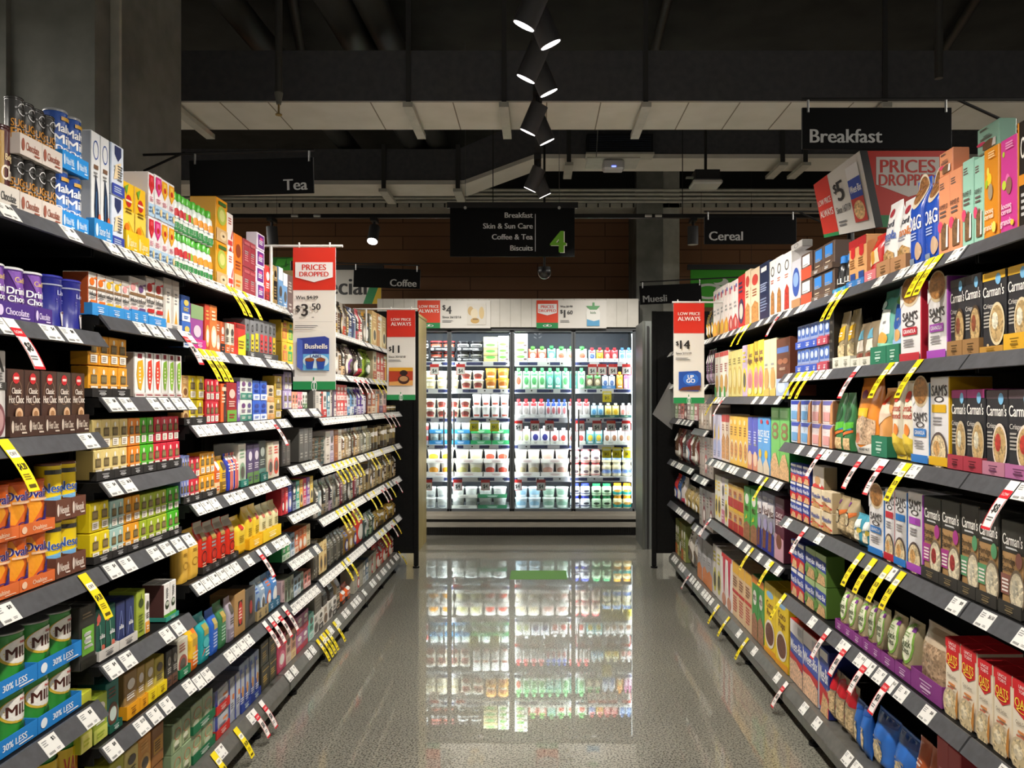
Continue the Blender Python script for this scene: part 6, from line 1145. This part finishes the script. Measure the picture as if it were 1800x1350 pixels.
# ------------------------------------------------------------------ shelving bays, then every pack on them
for s in 'LR':
    for b in range(len(BAYS[s])): build_bay(s, b)
GF = dict(b='box', g='gusset', p='pillow', s='stand', t='tin', c='tub', o='pouch', j='jar')
def generic(code, s, b):
    f = GF[code[0]]; st = int(code[1]); cs = code[3:].split('/'); c1 = cs[0]; c2 = cs[1]; c3 = cs[2] if len(cs) > 2 else ('f0ece4' if sum(lin(c1)) < 1 else '5a544c')
    D = {0: f'l .15 .55 .85 .85 4 {c2};l .2 .1 .8 .3 2 {c2}',
         1: f'r .12 .15 .88 .62 {c2};l .2 .2 .8 .5 4 {c1};e .5 .8 .22 .09 {c2};l .25 .68 .75 .72 1 {c3}',
         2: f'r 0 0 1 .3 {c2};e .5 .72 .3 .12 {c3};l .15 .38 .85 .55 3 {c3};l .2 .08 .8 .22 2 {c1}',
         3: f'e .5 .32 .4 .24 {c2};e .5 .32 .27 .15 {c3};l .15 .66 .85 .9 3 {c2}',
         4: f'r .5 0 1 1 {c2};l .1 .5 .9 .75 3 {c3};r .1 .82 .9 .92 {c3}',
         5: f'r 0 .68 1 1 {c2};e .5 .4 .3 .14 {c3};l .15 .1 .85 .24 2 {c2}'}[st]
    far = b >= 4
    if s == 'L': noun = {'box': 'coffee_carton' if far else 'tea_carton', 'gusset': 'coffee_bag' if far else 'tea_bag_pouch', 'pillow': 'coffee_bag', 'tin': 'coffee_jar', 'tub': 'coffee_jar'}.get(f, 'tea_pack')
    else: noun = {'box': 'snack_carton' if b >= 3 else 'cereal_carton', 'pillow': 'snack_bag' if b >= 3 else 'cereal_bag'}.get(f, 'cereal_bag')
    n1, n2 = hue_name(c1), hue_name(c2); col = n1 if n1 == n2 else f'{n1} and {n2}'
    return dict(form=f, c=c1, noun=noun, desc=f"{col} {noun.replace('_', ' ')}", d=D, mat=DEFMAT[f], lid=c2)
TIER = ['', [''], ['lower ', 'upper '], ['bottom ', 'middle ', 'upper '], ['bottom ', 'second ', 'third ', 'topmost ']]
def tray_mesh(w, d, hf, col, tcol, text):
    mb = MB(); t = .0016; c = C(col)
    def bx(x0, y0, z0, x1, y1, z1): mb.box(x0, y0, z0, x1, y1, z1, col, 'matte_card')
    bx(-w / 2, -.004, 0, w / 2, -.004 + t, hf); bx(-w / 2, -.004 + t, 0, w / 2, d, .0015)
    for sx in (-1, 1):
        x = sx * (w / 2 - t / 2)
        mb.prism([(x - t / 2, 0), (x + t / 2, 0), (x + t / 2, hf), (x - t / 2, hf)], -.004 + t, d, col, 'matte_card')
    ops = f't .55 .5 .38 {tcol} .6 {text};e .12 .5 .07 .3 {tcol};l .62 .12 .95 .28 1 {tcol}' if text else f'r .3 .66 .7 .72 {tcol};r .36 .5 .64 .56 {tcol};r .33 .3 .67 .42 {tcol};r .4 .18 .6 .22 {tcol}'
    design(mb, ops, lambda u, v, e: ((u - .5) * w, -.004 - e, v * hf), w, hf, 'matte_card')
    return mb.mesh('display_tray')
rj = random.Random(11)
def put_pack(meshes, K, loc, rot, desc, place, key, fridge):
    o = link(K['noun'], meshes[0][1], None, loc, (0, 0, rot))
    for nm, me in meshes[1:]: link(nm, me, o)
    reg(o, desc, K['noun'].replace('_', ' '), place, key); return o
for line in RUNS.strip().split('\n'):
    t = line.split(); key, view = t[0], t[1]; x0, x1, yt = map(float, t[2:5]); n = int(t[5]); t6 = t[6].split('@'); tiers = int(t6[0]); kinds = t[7].split(',')
    ox, oy, sc = VIEW[view]; x0 = ox + x0 / sc; x1 = ox + x1 / sc; yt = oy + yt / sc; tray = None
    if len(t) > 8:
        q = ' '.join(t[8:])[2:].split(':'); tray = (q[0], float(q[1]), int(q[2]), q[3], q[4].replace('_', ' '))
    fridge = key[0] == 'F'; kk = int(key.split('.')[1])
    if fridge:
        dF = 8.72; e0 = (x0 - VX) * dF / F; e1 = (x1 - VX) * dF / F; zd = FZ[kk]; ztop = HC - (yt - VY) * dF / F; b = 0; s = 'F'
    else:
        s = key[0]; b = int(key[1:].split('.')[0]); sh, lipa, zl, zd, root = SHELF[(s, b, kk)]; p = lipa + .056 + (float(t6[2]) if len(t6) > 1 else 0)
        D = lambda px: F * p / abs(px - VX)
        e0, e1 = D(x0), D(x1)
        y0b, y1b, zb = BAYS[s][b]
        nbr = lambda q: 0 <= q < len(BAYS[s]) and (kk == 0 or (kk < len(zb) and kk < len(BAYS[s][q][2]) and abs(BAYS[s][q][2][kk] - zb[kk]) < .005) or kk >= len(zb))
        lo = -9 if nbr(b - 1) else y0b + .002; hi = 99 if nbr(b + 1) else y1b - .002
        if b == len(BAYS[s]) - 1: hi = y1b - .002
        if b == 1 and s == 'L' and kk >= 5: lo -= .05; hi += .06
        w0 = abs(e1 - e0); e0, e1 = min(hi, max(lo, e0)), min(hi, max(lo, e1))
        if abs(e1 - e0) < .65 * w0: print('CLAMP?', line[:60], round(w0, 2), round(abs(e1 - e0), 2))
        xm = (x0 + x1) / 2; ztop = HC - (yt - VY) * p / abs(xm - VX)
    zs = zd + .002
    if len(t6) > 1: zs = HC - (oy + float(t6[1]) / sc - VY) * p / abs(xm - VX)
    if not fridge and kk > 0:
        lim = zb[kk - 1] + LIPZ - .03 - .004
        if ztop > lim: print('HIGH?', line[:50], round(ztop - lim, 3)); ztop = lim
    H = (ztop - zs) / tiers; fw = abs(e1 - e0) / n
    if H < .03 or H > .45: print('RUN?', line, 'H', round(H, 3))
    tt = .002 if tray else 0; h = H - tt - .001; cache = {}
    Ks = []
    for i in range(n):
        c = kinds[i % len(kinds)]
        if c not in cache:
            K = KD[c] if c in KD else generic(c, s, b)
            w = fw * .965; d = {'box': max(.05, min(.13, h * .6)), 'gusset': max(.05, min(.085, w * .8)), 'pillow': max(.05, min(.1, w * .8)), 'stand': max(.05, min(.1, w * .8)), 'pouch': max(.035, w * .8)}.get(K['form'], w)
            parts = FORM[K['form']](K, w, h, d)
            near = (not fridge) and (e0 + e1) / 2 < 3.3
            if not near and len(parts) > 1:                      # too far off for the lid to show as a part
                m0 = parts[0][1]
                for _, m2 in parts[1:]:
                    off = len(m0.v); m0.v += m2.v; m0.f += [tuple(i_ + off for i_ in f) for f in m2.f]; m0.c += m2.c; m0.sm += m2.sm; m0.m += [m0.mi(m2.ms[q_]) for q_ in m2.m]
                parts = parts[:1]
            cache[c] = (K, [(nm, mb.mesh(K['noun'] if j == 0 else nm)) for j, (nm, mb) in enumerate(parts)], d)
        Ks.append(c)
    dmax = max(cache[c][2] for c in cache)
    def world(along, out, z):
        return (along, dF + out, z) if fridge else (SG[s] * (p + out), along, z)
    rot = 0 if fridge else ROT[s]
    for tr in range(tiers):
        
        for i in range(n):
            K, meshes, d = cache[Ks[i]]; al = e0 + (e1 - e0) * (i + .5) / n
            z = zs + tr * H
            if not fridge and kk == 0: z += BAYS[s][[j for j, q in enumerate(BAYS[s]) if al >= q[0]][-1]][2][0] - zl
            jo = rj.uniform(0, .004) + (.004 if tray else 0); ja = rj.uniform(-.012, .012)
            place = f'fridge shelf {NUM[kk] if False else ["one", "two", "three", "four", "five", "six"][kk]}' if fridge else place_name(s, al, kk)
            if fridge: place = f'{ORD[kk]} fridge shelf'
            put_pack(meshes, K, world(al, jo, z + tt), rot + ja, (TIER[tiers][tr] if tiers > 1 else '') + K['desc'], place, al, fridge)
        if tray and not (tr > 0 and tray[0] in ('2c2a29', '2f2d2c', 'c8388a')):
            col, fr_, per, tc, text = tray; i = 0
            while i < n:
                m_ = min(per, n - i); wt = fw * m_ * .985; al = e0 + (e1 - e0) * (i + m_ / 2) / n
                ck = ('tray', m_)
                if ck not in cache: cache[ck] = tray_mesh(wt, dmax + .004, fr_ * H, col, tc, text)
                z = zs + tr * H; o = link('display_tray', cache[ck], None, world(al, 0, z), (0, 0, rot))
                reg(o, (TIER[tiers][tr] if tiers > 1 else '') + f'{hue_name(col)} cardboard display tray', 'display tray', f'{ORD[kk]} fridge shelf' if fridge else place_name(s, al, kk), al); i += m_

# ------------------------------------------------------------------ price flags that hang out from the shelf edges
def flag_mesh(kind):
    mb = MB(); w = .038; P = []; y, z = .0285, .0395; ang = math.atan2(.8, .6); Lt = .14; ns = 12
    for i in range(ns + 1):
        P.append((y - .0035 * math.sin(ang), z + .0035 * math.cos(ang))); st = Lt / ns
        if i * st > .05: ang += .035
        y -= st * math.cos(ang); z -= st * math.sin(ang)
    def mp(u, v, e):
        q = (1 - v) * ns; i = min(ns - 1, int(q)); f = q - i; a, b = P[i], P[i + 1]; dy, dz = b[0] - a[0], b[1] - a[1]; l = math.hypot(dy, dz)
        return ((u - .5) * w, a[0] + dy * f + dz / l * e, a[1] + dz * f - dy / l * e)
    base = C('f2dc1e') if kind == 'y' else C('efece8')
    mb.grid([[mp(0, j / ns, 0), mp(1, j / ns, 0)] for j in range(ns + 1)], base, 'printed_card', False)
    mb.grid([[mp(1, j / ns, -.0006), mp(0, j / ns, -.0006)] for j in range(ns + 1)], base, 'printed_card', False)
    dsl = 'r .08 .62 .92 .78 f4f1e2;t .5 .7 .07 555 .6 OFF;t .5 .45 .12 222 .7 $4.20;l .15 .2 .85 .32 3 8a7a10;r .2 .06 .8 .12 5a4a10' if kind == 'y' else 'r 0 .62 1 .8 d2202c;t .5 .71 .06 f6e0dc .7 LOW;t .5 .42 .17 222 .6 $8;l .15 .16 .85 .26 2 777;r 0 0 1 .05 d2202c;r 0 0 .05 .6 d2202c;r .95 0 1 .6 d2202c'
    design(mb, dsl, mp, w, Lt, 'printed_card', thr=.012, eps=.0002, e0=.0002); return mb.mesh('price_flag')
FLAG = {c: flag_mesh(c) for c in 'yr'}
# bay.shelf: pixel column of each flag's upper end, y yellow, r red and white
FLAGS = '''L0.1 12r
L0.2 2y
L0.3 142y
L1.1 315r
L2.1 350y 362y 372y
L2.0 398y 408y 427y
L2.2 476r
L4.1 618r 628r 637r
L5.1 655y 664y 672y
L4.3 583y 591y 599y 607y 614y 621y
L5.3 645y 652y 668y 688y
L5.2 672r 680r 687r
L4.4 590y 597y 604y 611y 618y
L5.4 645y 654y 666r 672r 680y 692r
L2.4 451r
L5.5 664y 670y 684r 690y
L4.5 600y 609y
L2.5 462r 472r 484r 496r
L2.6 442r 456r 412y 372y
L4.6 556y 562y 567y 572y 585y
L5.6 700y
R0.0 1655y
R1.0 1640y 1478y 1490y 1375r
R2.0 1320y 1308y
R1.1 1620y 1570y 1512r 1430y 1418y 1406y
R2.1 1260y 1275r
R1.2 1450r 1520r 1560r 1600y
R0.2 1787r
R2.2 1350y
R1.3 1420r 1518y 1540y 1566y 1590y
R2.3 1325y 1360y 1250r
R1.4 1460r 1494r 1530r 1570r 1382y
R2.4 1265y 1283y 1316y
R1.5 1385r
R4.5 1215r'''
for line in FLAGS.split('\n'):
    t = line.split(); s = t[0][0]; b, kk = map(int, t[0][1:].split('.')); sh, lipa, zl, zd, root = SHELF[(s, b, kk)]
    for q in t[1:]:
        y = F * (lipa + .028) / abs(float(q[:-1]) - VX); o = link('price_flag', FLAG[q[-1]], None, (SG[s] * lipa, y, zl), (0, 0, ROT[s]))
        reg(o, ('yellow' if q[-1] == 'y' else 'white and red') + ' hanging price flag', 'price flag', place_name(s, y, kk), y)
# small price cards under the fridge shelves
def pcard(c):
    mb = MB(); mb.box(-.05, -.001, 0, .05, 0, .12, 'efece8' if c == 'r' else 'f2dc1e', 'printed_card')
    design(mb, 't .5 .38 .35 333 .5 $4;r 0 .72 1 1 d2302c;o .5 .5 .5 .5 .01 d2302c;r 0 0 1 .04 d2302c;r 0 0 .04 1 d2302c;r .96 0 1 1 d2302c' if c == 'r' else 't .5 .4 .3 333 .5 $4.5;r .1 .7 .9 .9 f4efc0', lambda u, v, e: ((u - .5) * .1, -.001 - e, v * .12), .1, .12, 'printed_card'); return mb.mesh('price_card')
PC = {c: pcard(c) for c in 'ry'}
for kk, xs in enumerate(('187r 322r 1002r 1052r 1108r 1178r', '1077y', '392y 497y 618r 705r 780r 938r 1025r 1098r 1176r', '1075y 1128y 1184y', '152r 307r 450r 615r 737r')):
    for q in xs.split():
        x = (700 + float(q[:-1]) / 2.935 - VX) * 8.665 / F; o = link('price_card', PC[q[-1]], None, (x, 8.668, FZ[kk] - .15))
        reg(o, ('white and red' if q[-1] == 'r' else 'yellow') + ' square price card', 'price card', f'{ORD[kk]} fridge shelf', x)

# ------------------------------------------------------------------ shelving that stands across the aisle ends, beside the fridge
def end_unit(s, x_in, x_out, y0, y1, ztop, label):
    r = empty('end_shelving', ((x_in + x_out) / 2, (y0 + y1) / 2, 0)); a, b = min(x_in, x_out), max(x_in, x_out); mb = MB(); mb.box(a, y0, .13, b, y1, ztop, mat='black_powdercoat'); part('end_panel', mb, r)
    mb = MB(); mb.box(x_in - .02, y0 - .012, .02, x_in + .02, y0 + .02, ztop, mat='black_powdercoat'); part('post', mb, r)
    mb = MB(); mb.tube((x_in, y0, 0), (x_in, y0, .012), .03, '151515', 'black_powdercoat', 12); mb.tube((x_in, y0, .012), (x_in, y0, .06), .01, '2a2a28', 'black_powdercoat', 8); part('levelling_foot', mb, r)
    tag(r, label, 'shelving'); return r
end_unit('L', -1.09, -1.72, 6.9, 7.02, 2.3, 'black end shelving panel at the far end of the tea side')
end_unit('R', 1.045, 1.7, 6.9, 7.02, 2.3, 'black end shelving panel at the far end of the cereal side')
mb = MB(); mb.box(-1.3, 7.62, 0, -1.185, 8.2, 2.36, mat='pale_timber'); mb.box(-1.305, 7.61, 2.34, -1.18, 8.21, 2.365, 'b8a870', 'matte_card'); tag(link('timber_post', mb.mesh('timber_post')), 'pale timber clad post standing left of the fridge doors'.replace('left of', 'in front of'), 'post')
mb = MB(); mb.box(1.06, 7.75, 0, 1.2, 8.3, 2.3, '6b6f6c'); mb.box(1.055, 7.74, 0, 1.08, 7.76, 2.3, '8a8d86', 'sheet_metal'); mb.box(1.1, 7.735, .01, 1.12, 7.75, 2.25, '2a2a2a'); tag(link('grey_post', mb.mesh('grey_post')), 'grey metal post standing between fridge and cereal shelving', 'post')
q = [wp(1147, 728, 6.7), wp(1177, 672, 6.7), wp(1196, 690, 6.75), wp(1181, 755, 6.75)]; mb = MB(); mb.face(q, C('9a9a98'), 'matte_card'); mb.face([(p[0], p[1] + .003, p[2]) for p in reversed(q)], C('9a9a98'), 'matte_card')
for i in range(4): a, b = q[i], q[(i + 1) % 4]; mb.face([a, b, (b[0], b[1] + .003, b[2]), (a[0], a[1] + .003, a[2])], C('9a9a98'), 'matte_card')
tag(link('shelf_wobbler', mb.mesh('shelf_wobbler')), 'tilted grey card sticking out from the far cereal shelves', 'card')
finish_labels()
